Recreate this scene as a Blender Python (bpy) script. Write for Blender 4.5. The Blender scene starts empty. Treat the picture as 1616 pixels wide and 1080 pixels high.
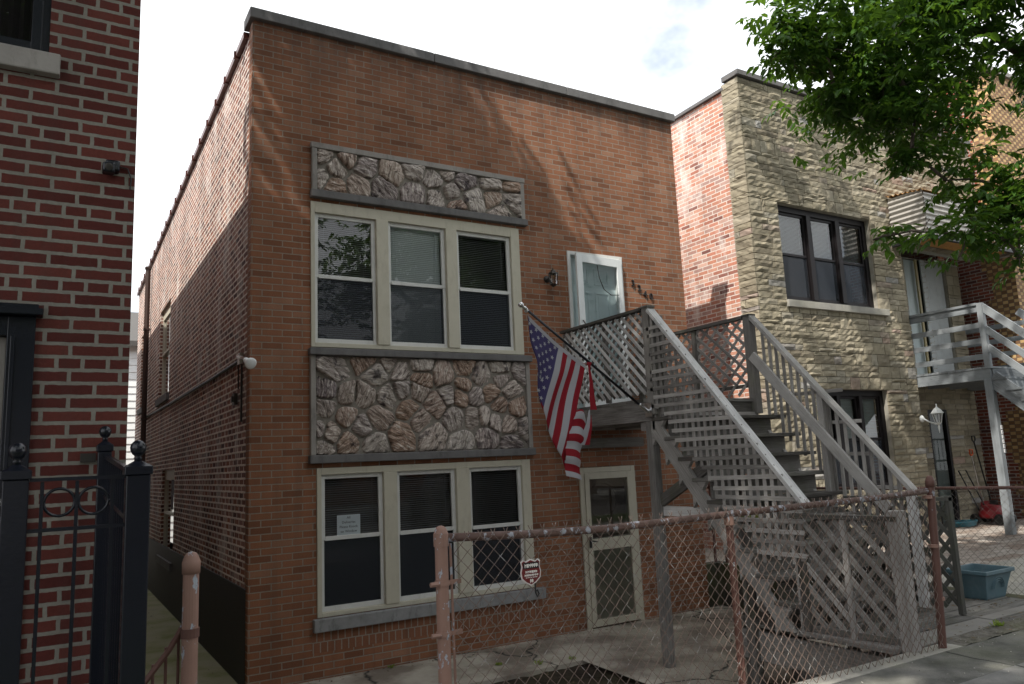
import bpy, math, random
from mathutils import Vector, Matrix
import numpy as np
R = random.Random(7)
sc = bpy.context.scene
COL = sc.collection
# ------------------------------------------------------------------ camera
cam_d = bpy.data.cameras.new("camera"); cam = bpy.data.objects.new("camera", cam_d); COL.objects.link(cam)
cam_d.sensor_width = 36; cam_d.lens = 27.07; cam_d.clip_end = 800; cam_d.clip_start = 0.05
cr = Vector((0.8592036, -0.5096962, -0.0444848)); cu = Vector((-0.0411488, -0.1555057, 0.9869776)); cf = Vector((0.5099764, 0.8461842, 0.1545845))
CAM = Vector((-1.69362, -7.87242, 1.86771))
mw = Matrix((( cr.x, cu.x, -cf.x, CAM.x), (cr.y, cu.y, -cf.y, CAM.y), (cr.z, cu.z, -cf.z, CAM.z), (0, 0, 0, 1)))
cam.matrix_world = mw
sc.camera = cam
# ------------------------------------------------------------------ light
SUN = Vector((-0.558, -0.260, 0.788)).normalized()
w = bpy.data.worlds.new("World"); sc.world = w; w.use_nodes = True
nt = w.node_tree; nt.nodes.clear()
wo = nt.nodes.new('ShaderNodeOutputWorld'); bg = nt.nodes.new('ShaderNodeBackground')
sky = nt.nodes.new('ShaderNodeTexSky'); sky.sky_type = 'NISHITA'; sky.sun_disc = False
sky.sun_elevation = math.asin(SUN.z); sky.sun_rotation = math.radians(245)
tc = nt.nodes.new('ShaderNodeTexCoord'); nz = nt.nodes.new('ShaderNodeTexNoise')
nz.inputs['Scale'].default_value = 2.6; nz.inputs['Detail'].default_value = 6; nz.inputs['Roughness'].default_value = .55
mp = nt.nodes.new('ShaderNodeMapping'); mp.inputs['Scale'].default_value = (1, 1, 1.6); mp.inputs['Location'].default_value = (.35, .1, .2)
rp = nt.nodes.new('ShaderNodeValToRGB'); rp.color_ramp.elements[0].position = .30; rp.color_ramp.elements[1].position = .47
mx = nt.nodes.new('ShaderNodeMix'); mx.data_type = 'RGBA'
mx.inputs['B'].default_value = (12.6, 12.9, 13.3, 1)
nt.links.new(tc.outputs['Generated'], mp.inputs['Vector']); nt.links.new(mp.outputs[0], nz.inputs['Vector'])
nt.links.new(nz.outputs['Fac'], rp.inputs[0]); nt.links.new(rp.outputs[0], mx.inputs['Factor'])
ad = nt.nodes.new('ShaderNodeMix'); ad.data_type = 'RGBA'; ad.blend_type = 'MULTIPLY'; ad.inputs['Factor'].default_value = 1
ad.inputs['B'].default_value = (1.5, 1.5, 1.5, 1)
nt.links.new(sky.outputs[0], ad.inputs['A']); nt.links.new(ad.outputs['Result'], mx.inputs['A'])
nt.links.new(mx.outputs['Result'], bg.inputs['Color']); bg.inputs['Strength'].default_value = 0.10
nt.links.new(bg.outputs[0], wo.inputs['Surface'])
sd = bpy.data.lights.new("sun", 'SUN'); sd.energy = 5.0; sd.angle = math.radians(.7); sd.color = (1, .95, .87)
so = bpy.data.objects.new("sun", sd); COL.objects.link(so); so.location = (-10, -8, 20)
so.rotation_euler = SUN.to_track_quat('Z', 'Y').to_euler()
sc.view_settings.view_transform = 'Standard'; sc.view_settings.look = 'None'; sc.view_settings.gamma = 1
sc.view_settings.exposure = 0.42

# ------------------------------------------------------------------ object helpers
BASE = {}
def tag(o, label=None, cat=None, group=None, kind=None):
    if label: o['label'] = label
    if cat: o['category'] = cat
    if group: o['group'] = group
    if kind: o['kind'] = kind
    return o
def thing(name, label, cat, loc, group=None):
    o = bpy.data.objects.new(name, None); COL.objects.link(o); o.location = loc; o.empty_display_size = .2
    BASE[o.name] = Vector(loc)
    return tag(o, label, cat, group)
class MB:
    def __init__(s): s.v = []; s.f = []; s.uv = []; s.r = []; s.m = []; s.marks = []
    def poly(s, pts, uvs=None, r=0.5, m=0):
        n = len(s.v); s.v += [tuple(p) for p in pts]; s.f.append(tuple(range(n, n + len(pts))))
        if uvs is None:
            a, b, c = Vector(pts[0]), Vector(pts[1]), Vector(pts[2]); nn = (b - a).cross(c - a)
            ax = max(range(3), key=lambda i: abs(nn[i]))
            i, j = [(1, 2), (0, 2), (0, 1)][ax]
            uvs = [(p[i], p[j]) for p in pts]
        s.uv.append(list(uvs)); s.r.append(r); s.m.append(m)
    def mesh(s, verts, faces, uvs=None, r=0.5, m=0):
        n = len(s.v); s.v += [tuple(p) for p in verts]
        for k, f in enumerate(faces):
            s.f.append(tuple(n + i for i in f)); s.r.append(r); s.m.append(m)
            if uvs: s.uv.append([uvs[i] for i in f])
            else: s.uv.append([(verts[i][0] + verts[i][1], verts[i][2]) for i in f])
    def hexa(s, P, r=None, m=0, L=None, W=None, H=None):
        # P: 8 corners, index = 4*ix + 2*iy + iz ; x is the long axis; uv u runs along it
        s.marks.append((len(s.v), len(s.f)))
        r = R.random() if r is None else r
        ou, ov = R.random() * 9, R.random() * 9
        P = [Vector(p) for p in P]
        L = (P[4] - P[0]).length; W = (P[2] - P[0]).length; H = (P[1] - P[0]).length
        for idx, du, dv in (((0, 4, 5, 1), L, H), ((2, 3, 7, 6), None, None), ((0, 2, 6, 4), None, None), ((1, 5, 7, 3), None, None), ((0, 1, 3, 2), None, None), ((4, 6, 7, 5), None, None)):
            if idx == (0, 4, 5, 1): uv = [(0, 0), (L, 0), (L, H), (0, H)]
            elif idx == (2, 3, 7, 6): uv = [(0, H * 2), (0, H * 3), (L, H * 3), (L, H * 2)]
            elif idx == (0, 2, 6, 4): uv = [(0, 0), (0, W), (L, W), (L, 0)]
            elif idx == (1, 5, 7, 3): uv = [(0, W * 2), (L, W * 2), (L, W * 3), (0, W * 3)]
            elif idx == (0, 1, 3, 2): uv = [(0, 0), (0, H), (.01, H), (.01, 0)]
            else: uv = [(L, 0), (L + .01, 0), (L + .01, H), (L, H)]
            s.poly([P[i] for i in idx], [(a + ou, b + ov) for a, b in uv], r, m)
        return s
    def box(s, x0, x1, y0, y1, z0, z1, r=None, m=0):
        d = (x1 - x0, y1 - y0, z1 - z0); ax = max(range(3), key=lambda i: d[i])
        lo, hi = (x0, y0, z0), (x1, y1, z1)
        o = [(0, 1, 2), (1, 2, 0), (2, 0, 1)][ax]
        P = []
        for i in (0, 1):
            for j in (0, 1):
                for k in (0, 1):
                    c = [0, 0, 0]
                    c[o[0]] = (lo, hi)[i][o[0]]; c[o[1]] = (lo, hi)[j][o[1]]; c[o[2]] = (lo, hi)[k][o[2]]
                    P.append(c)
        return s.hexa(P, r, m)
    def beam(s, p, q, wd, ht, up=(0, 0, 1), r=None, m=0, vert_ends=False):
        p, q = Vector(p), Vector(q); d = (q - p).normalized(); up = Vector(up)
        sd_ = d.cross(up)
        if sd_.length < 1e-4: sd_ = d.cross(Vector((1, 0, 0)))
        sd_.normalize(); u = sd_.cross(d).normalized()
        P = []
        for a in (p, q):
            for j in (-.5, .5):
                for k in (-.5, .5):
                    P.append(a + sd_ * (-j * wd) + u * (k * ht))
        return s.hexa(P, r, m)
    def tube(s, pts, rad, n=6, r=None, m=0, cap=True):
        s.marks.append((len(s.v), len(s.f)))
        pts = [Vector(p) for p in pts]; r = R.random() if r is None else r
        rads = rad if isinstance(rad, (list, tuple)) else [rad] * len(pts)
        verts = []; uvs = []; faces = []; t = None; L = 0
        for i, p in enumerate(pts):
            d = (pts[min(i + 1, len(pts) - 1)] - pts[max(i - 1, 0)])
            if d.length < 1e-9: d = Vector((0, 0, 1))
            d.normalize()
            if t is None:
                t = d.cross(Vector((0, 0, 1)))
                if t.length < .1: t = d.cross(Vector((1, 0, 0)))
            t = (t - d * t.dot(d)); t.normalize(); b = d.cross(t)
            if i: L += (p - pts[i - 1]).length
            for k in range(n):
                a = 2 * math.pi * k / n
                verts.append(p + (t * math.cos(a) + b * math.sin(a)) * rads[i]); uvs.append((L, k * .03))
        for i in range(len(pts) - 1):
            for k in range(n):
                faces.append((i * n + k, i * n + (k + 1) % n, (i + 1) * n + (k + 1) % n, (i + 1) * n + k))
        if cap:
            faces.append(tuple(range(n - 1, -1, -1))); faces.append(tuple((len(pts) - 1) * n + k for k in range(n)))
        s.mesh(verts, faces, uvs, r, m); return s
    def lathe(s, prof, c, n=16, r=None, m=0, axis=(0, 0, 1)):
        s.marks.append((len(s.v), len(s.f)))
        c = Vector(c); ax = Vector(axis).normalized(); t = ax.cross(Vector((0, 1, 0)))
        if t.length < .1: t = ax.cross(Vector((1, 0, 0)))
        t.normalize(); b = ax.cross(t); verts = []; uvs = []; faces = []
        for i, (rr, h) in enumerate(prof):
            for k in range(n):
                a = 2 * math.pi * k / n
                verts.append(c + ax * h + (t * math.cos(a) + b * math.sin(a)) * max(rr, .0004)); uvs.append((k * .02, h))
        for i in range(len(prof) - 1):
            for k in range(n):
                faces.append((i * n + k, i * n + (k + 1) % n, (i + 1) * n + (k + 1) % n, (i + 1) * n + k))
        faces.append(tuple(range(n - 1, -1, -1))); faces.append(tuple((len(prof) - 1) * n + k for k in range(n)))
        s.mesh(verts, faces, uvs, R.random() if r is None else r, m); return s
    def wall(s, axis, a0, a1, z0, z1, plane, back, holes=(), m=0, top=None):
        """a wall sheet with real openings; axis 'y' = lies in a plane of constant y"""
        fx = (lambda a, d, z: (a, d, z)) if axis == 'y' else (lambda a, d, z: (d, a, z))
        hs = [(max(h[0], a0), min(h[1], a1), max(h[2], z0), min(h[3], z1)) for h in holes]
        A = sorted({a0, a1, *[h[0] for h in hs], *[h[1] for h in hs]}); Z = sorted({z0, z1, *[h[2] for h in hs], *[h[3] for h in hs]})
        T = (lambda a, z: top(a) if (top and abs(z - z1) < 1e-6) else z)
        def q(pts, flip):
            s.poly(pts[::-1] if flip else pts, None, .5, m)
        fl = (axis == 'x')
        inh = lambda a, z: any(h[0] < a < h[1] and h[2] < z < h[3] for h in hs)
        for i in range(len(A) - 1):
            for j in range(len(Z) - 1):
                if inh((A[i] + A[i + 1]) / 2, (Z[j] + Z[j + 1]) / 2): continue
                for pl, f in ((plane, fl), (back, not fl)):
                    q([fx(A[i], pl, Z[j]), fx(A[i + 1], pl, Z[j]), fx(A[i + 1], pl, T(A[i + 1], Z[j + 1])), fx(A[i], pl, T(A[i], Z[j + 1]))], f)
        for b0, b1, c0, c1 in hs + [(a0, a1, z0, z1)]:
            o = (b0, b1, c0, c1) == (a0, a1, z0, z1)
            q([fx(b0, plane, c0), fx(b0, back, c0), fx(b0, back, T(b0, c1)), fx(b0, plane, T(b0, c1))], fl != o)
            q([fx(b1, plane, c0), fx(b1, back, c0), fx(b1, back, T(b1, c1)), fx(b1, plane, T(b1, c1))], fl == o)
            q([fx(b0, plane, c0), fx(b1, plane, c0), fx(b1, back, c0), fx(b0, back, c0)], fl == o)
            q([fx(b0, plane, T(b0, c1)), fx(b1, plane, T(b1, c1)), fx(b1, back, T(b1, c1)), fx(b0, back, T(b0, c1))], fl != o)
        return s
    def each(s, name, mats, parent, **k):
        out = []; mk = s.marks + [(len(s.v), len(s.f))]
        for (v0, f0), (v1, f1) in zip(mk, mk[1:]):
            q = MB(); q.v = s.v[v0:v1]; q.f = [tuple(i - v0 for i in f) for f in s.f[f0:f1]]; q.uv = s.uv[f0:f1]; q.r = s.r[f0:f1]; q.m = s.m[f0:f1]
            out.append(q.build(name, mats, parent, **k))
        return out
    def build(s, name, mats, parent=None, smooth=False, bevel=0, base=None):
        b = BASE[root_of(parent)] if parent is not None else Vector(base or (0, 0, 0))
        me = bpy.data.meshes.new(name)
        me.from_pydata([(v[0] - b.x, v[1] - b.y, v[2] - b.z) for v in s.v], [], s.f)
        uvl = me.uv_layers.new(name='UVMap')
        flat = np.array([c for f in s.uv for p in f for c in p], dtype=np.float32)
        uvl.data.foreach_set('uv', flat)
        at = me.attributes.new('rnd', 'FLOAT', 'FACE'); at.data.foreach_set('value', np.array(s.r, dtype=np.float32))
        for mt in (mats if isinstance(mats, (list, tuple)) else [mats]): me.materials.append(mt)
        me.polygons.foreach_set('material_index', np.array(s.m, dtype=np.int32))
        if smooth: me.polygons.foreach_set('use_smooth', np.ones(len(s.f), dtype=bool))
        me.update()
        o = bpy.data.objects.new(name, me); COL.objects.link(o)
        if parent is not None: o.parent = parent
        else: o.location = b; BASE[o.name] = b
        if bevel:
            if True:
                wm = o.modifiers.new('weld', 'WELD'); wm.merge_threshold = .0002
            md = o.modifiers.new('bevel', 'BEVEL'); md.width = bevel; md.segments = 2; md.limit_method = 'ANGLE'
        return o
def root_of(o):
    while o.parent is not None: o = o.parent
    return o.name
def solo(mb, name, mats, label, cat, base, group=None, **k):
    return tag(mb.build(name, mats, None, base=base, **k), label, cat, group)
def struct(mb, name, mats, **k):
    return tag(mb.build(name, mats, None, **k), kind='structure')

# ------------------------------------------------------------------ materials
class NT:
    def __init__(s, name):
        s.mat = bpy.data.materials.new(name); s.mat.use_nodes = True; s.t = s.mat.node_tree; s.t.nodes.clear()
        s.out = s.n('ShaderNodeOutputMaterial')
    def n(s, ty, **k):
        nd = s.t.nodes.new(ty)
        for a, b in k.items():
            if hasattr(nd, a) and a not in ('Scale',): setattr(nd, a, b)
            else: s.set(nd, a.replace('_', ' '), b)
        return nd
    def set(s, nd, key, val):
        inp = nd.inputs[key]
        if isinstance(val, bpy.types.NodeSocket): s.t.links.new(val, inp)
        else: inp.default_value = val
    def math(s, op, a, b=0.0, c=None, clamp=False):
        nd = s.t.nodes.new('ShaderNodeMath'); nd.operation = op; nd.use_clamp = clamp
        for i, v in enumerate((a, b) if c is None else (a, b, c)): s.set(nd, i, v)
        return nd.outputs[0]
    def mix(s, f, a, b, mode='MIX'):
        nd = s.t.nodes.new('ShaderNodeMix'); nd.data_type = 'RGBA'; nd.blend_type = mode
        s.set(nd, 'Factor', f)
        for k, v in (('A', a), ('B', b)):
            if isinstance(v, (tuple, list)) and len(v) == 3: v = (*v, 1)
            s.set(nd, k, v)
        return nd.outputs['Result']
    def noise(s, vec, scale, detail=4, rough=.55, dist=0.0):
        nd = s.t.nodes.new('ShaderNodeTexNoise')
        if vec is not None: s.set(nd, 'Vector', vec)
        nd.inputs['Scale'].default_value = scale; nd.inputs['Detail'].default_value = detail; nd.inputs['Roughness'].default_value = rough; nd.inputs['Distortion'].default_value = dist
        return nd.outputs['Fac']
    def mapv(s, vec, scale=(1, 1, 1), loc=(0, 0, 0), rot=(0, 0, 0)):
        nd = s.t.nodes.new('ShaderNodeMapping'); s.set(nd, 'Vector', vec); s.set(nd, 'Scale', scale); s.set(nd, 'Location', loc); s.set(nd, 'Rotation', rot)
        return nd.outputs[0]
    def ramp(s, f, stops, interp='LINEAR'):
        nd = s.t.nodes.new('ShaderNodeValToRGB'); cr_ = nd.color_ramp; cr_.interpolation = interp
        while len(cr_.elements) < len(stops): cr_.elements.new(.5)
        for e, (p, c) in zip(cr_.elements, stops):
            e.position = p; e.color = (*c, 1) if isinstance(c, (tuple, list)) else (c, c, c, 1)
        s.set(nd, 0, f); return nd.outputs[0]
    def bump(s, h, dist=.01, strength=1.0, normal=None):
        nd = s.t.nodes.new('ShaderNodeBump'); s.set(nd, 'Height', h); nd.inputs['Distance'].default_value = dist; nd.inputs['Strength'].default_value = strength
        if normal is not None: s.set(nd, 'Normal', normal)
        return nd.outputs[0]
    def pos(s): return s.t.nodes.new('ShaderNodeNewGeometry').outputs['Position']
    def uv(s): return s.t.nodes.new('ShaderNodeTexCoord').outputs['UV']
    def rnd(s):
        nd = s.t.nodes.new('ShaderNodeAttribute'); nd.attribute_name = 'rnd'; return nd.outputs['Fac']
    def bsdf(s, color, rough=.8, normal=None, metallic=0.0, spec=.3):
        nd = s.t.nodes.new('ShaderNodeBsdfPrincipled')
        if isinstance(color, (tuple, list)): color = (*color[:3], 1)
        s.set(nd, 'Base Color', color); s.set(nd, 'Roughness', rough); s.set(nd, 'Metallic', metallic); s.set(nd, 'Specular IOR Level', spec)
        if normal is not None: s.set(nd, 'Normal', normal)
        s.t.links.new(nd.outputs[0], s.out.inputs[0]); return nd
    def wallco(s):
        g = s.t.nodes.new('ShaderNodeNewGeometry'); p = s.n('ShaderNodeSeparateXYZ', Vector=g.outputs['Position']); nn = s.n('ShaderNodeSeparateXYZ', Vector=g.outputs['True Normal'])
        fx = s.math('GREATER_THAN', s.math('ABSOLUTE', nn.outputs[0]), .5)
        fz = s.math('GREATER_THAN', s.math('ABSOLUTE', nn.outputs[2]), .5)
        a = s.math('ADD', s.math('MULTIPLY', p.outputs[0], s.math('SUBTRACT', 1.0, fx)), s.math('MULTIPLY', p.outputs[1], fx))
        z = s.math('ADD', s.math('MULTIPLY', p.outputs[2], s.math('SUBTRACT', 1.0, fz)), s.math('MULTIPLY', p.outputs[1], fz))
        return a, z, g.outputs['Position']

def brickmat(name, pal, mortar, row=.0677, bw=.21, ms=.012, header=0, depth=.006, raised=False, wob=.003, stain=.35, grain=.5, rough=.85, smooth=.15, top_dirt_shade=None, base=None, efflo_sunwash=0.0):
    s = NT(name); a, z, P = s.wallco()
    wn = s.n('ShaderNodeTexNoise', Vector=P); wn.inputs['Scale'].default_value = 22; wn.inputs['Detail'].default_value = 2
    wx = s.n('ShaderNodeSeparateXYZ', Vector=wn.outputs['Color'])
    a2 = s.math('ADD', a, s.math('MULTIPLY', s.math('SUBTRACT', wx.outputs[0], .5), wob * 2))
    z2 = s.math('ADD', z, s.math('MULTIPLY', s.math('SUBTRACT', wx.outputs[1], .5), wob * 2))
    vec = s.n('ShaderNodeCombineXYZ', X=a2, Y=z2).outputs[0]
    def bt(width):
        b = s.n('ShaderNodeTexBrick', Vector=vec); b.offset = .5
        for k, v in (('Scale', 1), ('Mortar Size', ms / 2), ('Mortar Smooth', smooth), ('Bias', 0), ('Brick Width', width), ('Row Height', row)): b.inputs[k].default_value = v
        b.inputs['Color1'].default_value = (0, 0, 0, 1); b.inputs['Color2'].default_value = (1, 1, 1, 1); b.inputs['Mortar'].default_value = (.5, .5, .5, 1)
        return b
    b1 = bt(bw); c, f = b1.outputs['Color'], b1.outputs['Fac']
    if header:
        b2 = bt(bw / 2)
        ri = s.math('FLOOR', s.math('DIVIDE', z2, row)); hm = s.math('LESS_THAN', s.math('MODULO', s.math('ADD', ri, 600 * header), header), .5)
        c = s.mix(hm, c, b2.outputs['Color']); f = s.math('ADD', s.math('MULTIPLY', f, s.math('SUBTRACT', 1.0, hm)), s.math('MULTIPLY', b2.outputs['Fac'], hm))
    n = len(pal); stops = [(i / max(n - 1, 1), p) for i, p in enumerate(pal)]
    br = s.ramp(c, stops)
    gn = s.noise(P, 90, 3, .7); br = s.mix(grain, br, s.mix(gn, (.35, .33, .33), (1.5, 1.45, 1.4)), 'MULTIPLY')
    mn = s.noise(P, 60, 2); mo = s.mix(mn, tuple(v * .75 for v in mortar), tuple(min(1, v * 1.2) for v in mortar))
    col = s.mix(f, br, mo)
    big = s.noise(s.mapv(P, (.9, .9, .45)), 1.3, 5, .6)
    col = s.mix(stain, col, s.mix(s.ramp(big, [(.35, 0.0), (.65, 1.0)]), (.55, .52, .5), (1.12, 1.1, 1.08)), 'MULTIPLY')
    stk = s.ramp(s.noise(s.mapv(P, (7, 7, .35)), 1.0, 5, .6), [(.48, 0.0), (.66, 1.0)])
    col = s.mix(s.math('MULTIPLY', stk, .28), col, s.mix(.7, col, (.05, .045, .04)))
    if efflo_sunwash:  # salt bloom, boosted so the colour carries the sun's washed-out glare
        ef = s.ramp(s.noise(s.mapv(P, (1, 1, .5)), 2.6, 6, .65), [(.52, 0.0), (.72, 1.0)])
        col = s.mix(s.math('MULTIPLY', ef, efflo_sunwash), col, (.72, .68, .64))
    if top_dirt_shade:  # weathering below the coping, with tree shade painted into the same stain
        sp = s.n('ShaderNodeSeparateXYZ', Vector=P)
        t = s.math('DIVIDE', s.math('SUBTRACT', sp.outputs[2], top_dirt_shade - .7), .7, clamp=True)
        st = s.ramp(s.noise(s.mapv(P, (5, 5, .5)), 1.2, 5, .6), [(.42, 0.0), (.62, 1.0)])
        tt = s.math('MULTIPLY', t, s.math('ADD', s.math('MULTIPLY', st, .6), .25))
        col = s.mix(tt, col, s.mix(.75, col, (.05, .045, .045)))
    h = s.math('SUBTRACT', 1.0, f) if not raised else f
    h2 = s.math('ADD', h, s.math('MULTIPLY', gn, .35 if not raised else .6))
    s.bsdf(col, rough, s.bump(h2, depth, 1.0), spec=.2)
    return s.mat

def woodmat(name, c_lo, c_hi, grain=1.0, rough=.85, moss=0.0, paint=None, peel=.5):
    s = NT(name); uv = s.uv(); rd = s.rnd()
    g1 = s.noise(s.mapv(uv, (1.6, 38, 1)), 2.2, 6, .65, .4)
    g2 = s.noise(s.mapv(uv, (.8, 6, 1)), 2.0, 3, .5)
    k = s.math('ADD', s.math('MULTIPLY', g1, .75 * grain), s.math('ADD', s.math('MULTIPLY', rd, .42), s.math('MULTIPLY', g2, .3)))
    col = s.ramp(k, [(.3, tuple(v * .45 for v in c_lo)), (.5, c_lo), (.95, c_hi)])
    bl = s.ramp(s.noise(s.pos(), 3.5, 4, .6), [(.4, 0.0), (.7, 1.0)])
    col = s.mix(s.math('MULTIPLY', bl, .45), col, s.mix(.5, col, (.05, .045, .04)))
    if moss:
        mm = s.ramp(s.noise(s.pos(), 6, 4, .6), [(.5, 0.0), (.66, 1.0)])
        col = s.mix(s.math('MULTIPLY', mm, moss), col, (.07, .09, .025))
    if paint:
        pm = s.ramp(s.noise(s.mapv(uv, (3, 9, 1)), 3, 5, .65), [(peel - .04, 0.0), (peel + .03, 1.0)])
        col = s.mix(pm, paint, col)
    s.bsdf(col, rough, s.bump(g1, .005, 1.0), spec=.2); return s.mat

def paintmat(name, col, rough=.5, var=.12, grime=.35, gc=(.08, .07, .06), sc_=7, metallic=0.0, spec=.4, bump=.0005):
    s = NT(name); P = s.pos(); n1 = s.noise(P, sc_, 5, .6)
    c = s.mix(n1, tuple(v * (1 - var) for v in col), tuple(min(1, v * (1 + var)) for v in col))
    g = s.ramp(s.noise(s.mapv(P, (1, 1, .35)), sc_ * 1.4, 6, .7), [(.52, 0.0), (.75, 1.0)])
    c = s.mix(s.math('MULTIPLY', g, grime), c, gc)
    s.bsdf(c, rough, s.bump(s.noise(P, 60, 3), bump, 1), metallic, spec); return s.mat

def concrete(name, c0, c1, moss=0.0, sc_=3.0, crack=False, wet=None, bump=.004):
    s = NT(name); P = s.pos()
    n1 = s.noise(P, sc_, 7, .65); n2 = s.noise(P, 120, 3, .7)
    c = s.mix(s.ramp(n1, [(.32, 0.0), (.68, 1.0)]), c0, c1)
    c = s.mix(.45, c, s.mix(n2, (.55, .55, .55), (1.4, 1.4, 1.4)), 'MULTIPLY')
    if wet:
        wm = s.ramp(s.noise(P, 1.1, 5, .6), [(.46, 0.0), (.6, 1.0)]); c = s.mix(s.math('MULTIPLY', wm, .75), c, wet)
    if moss:
        mm = s.ramp(s.noise(P, 2.0, 5, .6), [(.4, 0.0), (.62, 1.0)]); c = s.mix(s.math('MULTIPLY', mm, moss), c, (.15, .165, .05))
    v = s.n('ShaderNodeTexVoronoi', feature='DISTANCE_TO_EDGE', Vector=s.n('ShaderNodeVectorMath', operation='ADD').outputs[0]) if False else None
    if crack:
        vo = s.t.nodes.new('ShaderNodeTexVoronoi'); vo.feature = 'DISTANCE_TO_EDGE'; vo.inputs['Scale'].default_value = .55
        wv = s.t.nodes.new('ShaderNodeVectorMath'); wv.operation = 'MULTIPLY_ADD'
        nz_ = s.t.nodes.new('ShaderNodeTexNoise'); nz_.inputs['Scale'].default_value = 3; s.set(nz_, 'Vector', P)
        s.set(wv, 0, nz_.outputs['Color']); wv.inputs[1].default_value = (.35, .35, .35); s.set(wv, 2, P)
        s.set(vo, 'Vector', wv.outputs[0])
        ck = s.ramp(vo.outputs['Distance'], [(.0, 1.0), (.012, 0.0)])
        c = s.mix(ck, c, (.02, .02, .018))
    s.bsdf(c, .9, s.bump(s.math('ADD', n2, s.math('MULTIPLY', n1, .6)), bump, 1), spec=.15); return s.mat

def glassmat(name, tint=(1, 1, 1), refl=1.7):
    s = NT(name)
    fr = s.t.nodes.new('ShaderNodeFresnel'); fr.inputs[0].default_value = 1.5
    # old panes are never quite flat
    nb = s.bump(s.noise(s.pos(), 1.1, 1, .5), .004, .25)
    gl = s.t.nodes.new('ShaderNodeBsdfGlossy'); gl.inputs['Roughness'].default_value = .0; s.set(gl, 'Normal', nb)
    tr = s.t.nodes.new('ShaderNodeBsdfTransparent'); tr.inputs[0].default_value = (*tint, 1)
    mxs = s.t.nodes.new('ShaderNodeMixShader'); s.set(mxs, 0, s.math('MULTIPLY', fr.outputs[0], refl, clamp=True))
    s.t.links.new(tr.outputs[0], mxs.inputs[1]); s.t.links.new(gl.outputs[0], mxs.inputs[2]); s.t.links.new(mxs.outputs[0], s.out.inputs[0])
    return s.mat
def screenmat(name, col, op):
    s = NT(name); d = s.t.nodes.new('ShaderNodeBsdfDiffuse'); d.inputs[0].default_value = (*col, 1)
    tr = s.t.nodes.new('ShaderNodeBsdfTransparent'); mxs = s.t.nodes.new('ShaderNodeMixShader'); mxs.inputs[0].default_value = op
    s.t.links.new(tr.outputs[0], mxs.inputs[1]); s.t.links.new(d.outputs[0], mxs.inputs[2]); s.t.links.new(mxs.outputs[0], s.out.inputs[0]); return s.mat
def plain(name, col, rough=.6, metallic=0.0, spec=.4):
    s = NT(name); s.bsdf(col, rough, None, metallic, spec); return s.mat
def leafmat(name, c0, c1, trans=.35):
    s = NT(name); rd = s.rnd(); c = s.mix(rd, c0, c1)
    p = s.t.nodes.new('ShaderNodeBsdfPrincipled'); s.set(p, 'Base Color', c); p.inputs['Roughness'].default_value = .42; p.inputs['Specular IOR Level'].default_value = .35
    t = s.t.nodes.new('ShaderNodeBsdfTranslucent'); s.set(t, 'Color', s.mix(.5, c, (.25, .45, .03)))
    m_ = s.t.nodes.new('ShaderNodeMixShader'); m_.inputs[0].default_value = trans
    s.t.links.new(p.outputs[0], m_.inputs[1]); s.t.links.new(t.outputs[0], m_.inputs[2]); s.t.links.new(m_.outputs[0], s.out.inputs[0]); return s.mat

M = {}
M['face_brick'] = brickmat('orange_face_brick', [(.20, .088, .050), (.27, .118, .064), (.315, .142, .080), (.285, .127, .070), (.34, .18, .115)], (.31, .27, .225), ms=.0115, bw=.205, depth=.014, wob=.002, stain=.55, top_dirt_shade=6.72)
M['soldier'] = brickmat('orange_header_brick', [(.22, .10, .058), (.27, .12, .07), (.25, .11, .064)], (.31, .27, .225), row=.2, bw=.072, ms=.012, depth=.004, wob=.0015)
M['common_brick'] = brickmat('common_side_brick', [(.09, .05, .05), (.20, .085, .07), (.33, .135, .09), (.15, .09, .085), (.40, .22, .17), (.28, .16, .15)], (.82, .74, .67), ms=.026, bw=.205, depth=.009, raised=True, wob=.007, stain=.5, grain=.6, smooth=.5, efflo_sunwash=.75)
M['red_brick'] = brickmat('dark_red_wire_cut_brick', [(.082, .021, .018), (.105, .028, .023), (.13, .037, .029)], (.235, .22, .19), ms=.020, bw=.232, row=.0677, header=6, depth=.007, wob=.004, stain=.35, grain=.5, smooth=.06)
M['pale_side_brick'] = brickmat('mixed_pink_side_brick', [(.20, .09, .08), (.52, .22, .15), (.58, .32, .24), (.52, .23, .15), (.40, .26, .23), (.66, .43, .35)], (.74, .69, .63), ms=.015, bw=.215, depth=.006, wob=.004, stain=.3, efflo_sunwash=.7)
M['neigh_brick'] = brickmat('old_red_side_brick', [(.15, .04, .03), (.30, .08, .05), (.25, .10, .07), (.12, .05, .05)], (.42, .38, .34), ms=.018, bw=.22, depth=.007, wob=.006, stain=.4)
M['limestone'] = paintmat('weathered_limestone', (.30, .28, .26), .85, .25, .7, (.07, .065, .065), 5, bump=.002, spec=.2)
M['dark_limestone'] = paintmat('dirty_limestone_band', (.15, .145, .145), .85, .3, .6, (.05, .05, .05), 6, bump=.002, spec=.2)
M['sill'] = paintmat('streaked_sill_stone', (.24, .24, .24), .8, .3, .8, (.05, .05, .05), 9, bump=.002, spec=.2)
M['cream'] = paintmat('cream_window_paint', (.50, .47, .38), .5, .08, .28, (.20, .17, .12), 9)
M['white_alu'] = paintmat('white_aluminium', (.62, .62, .60), .4, .06, .25, (.25, .24, .2), 12)
M['white_paint'] = paintmat('white_door_paint', (.72, .74, .74), .4, .05, .1, (.3, .3, .3), 5)
M['blue_white'] = paintmat('pale_door_panel', (.60, .70, .72), .5, .05, .1, (.3, .3, .3), 5)
M['glass'] = glassmat('window_glass'); M['glass_dim'] = glassmat('storm_glass', (.75, .8, .8), .5)
M['screen'] = screenmat('insect_screen', (.045, .05, .06), .55)
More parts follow.
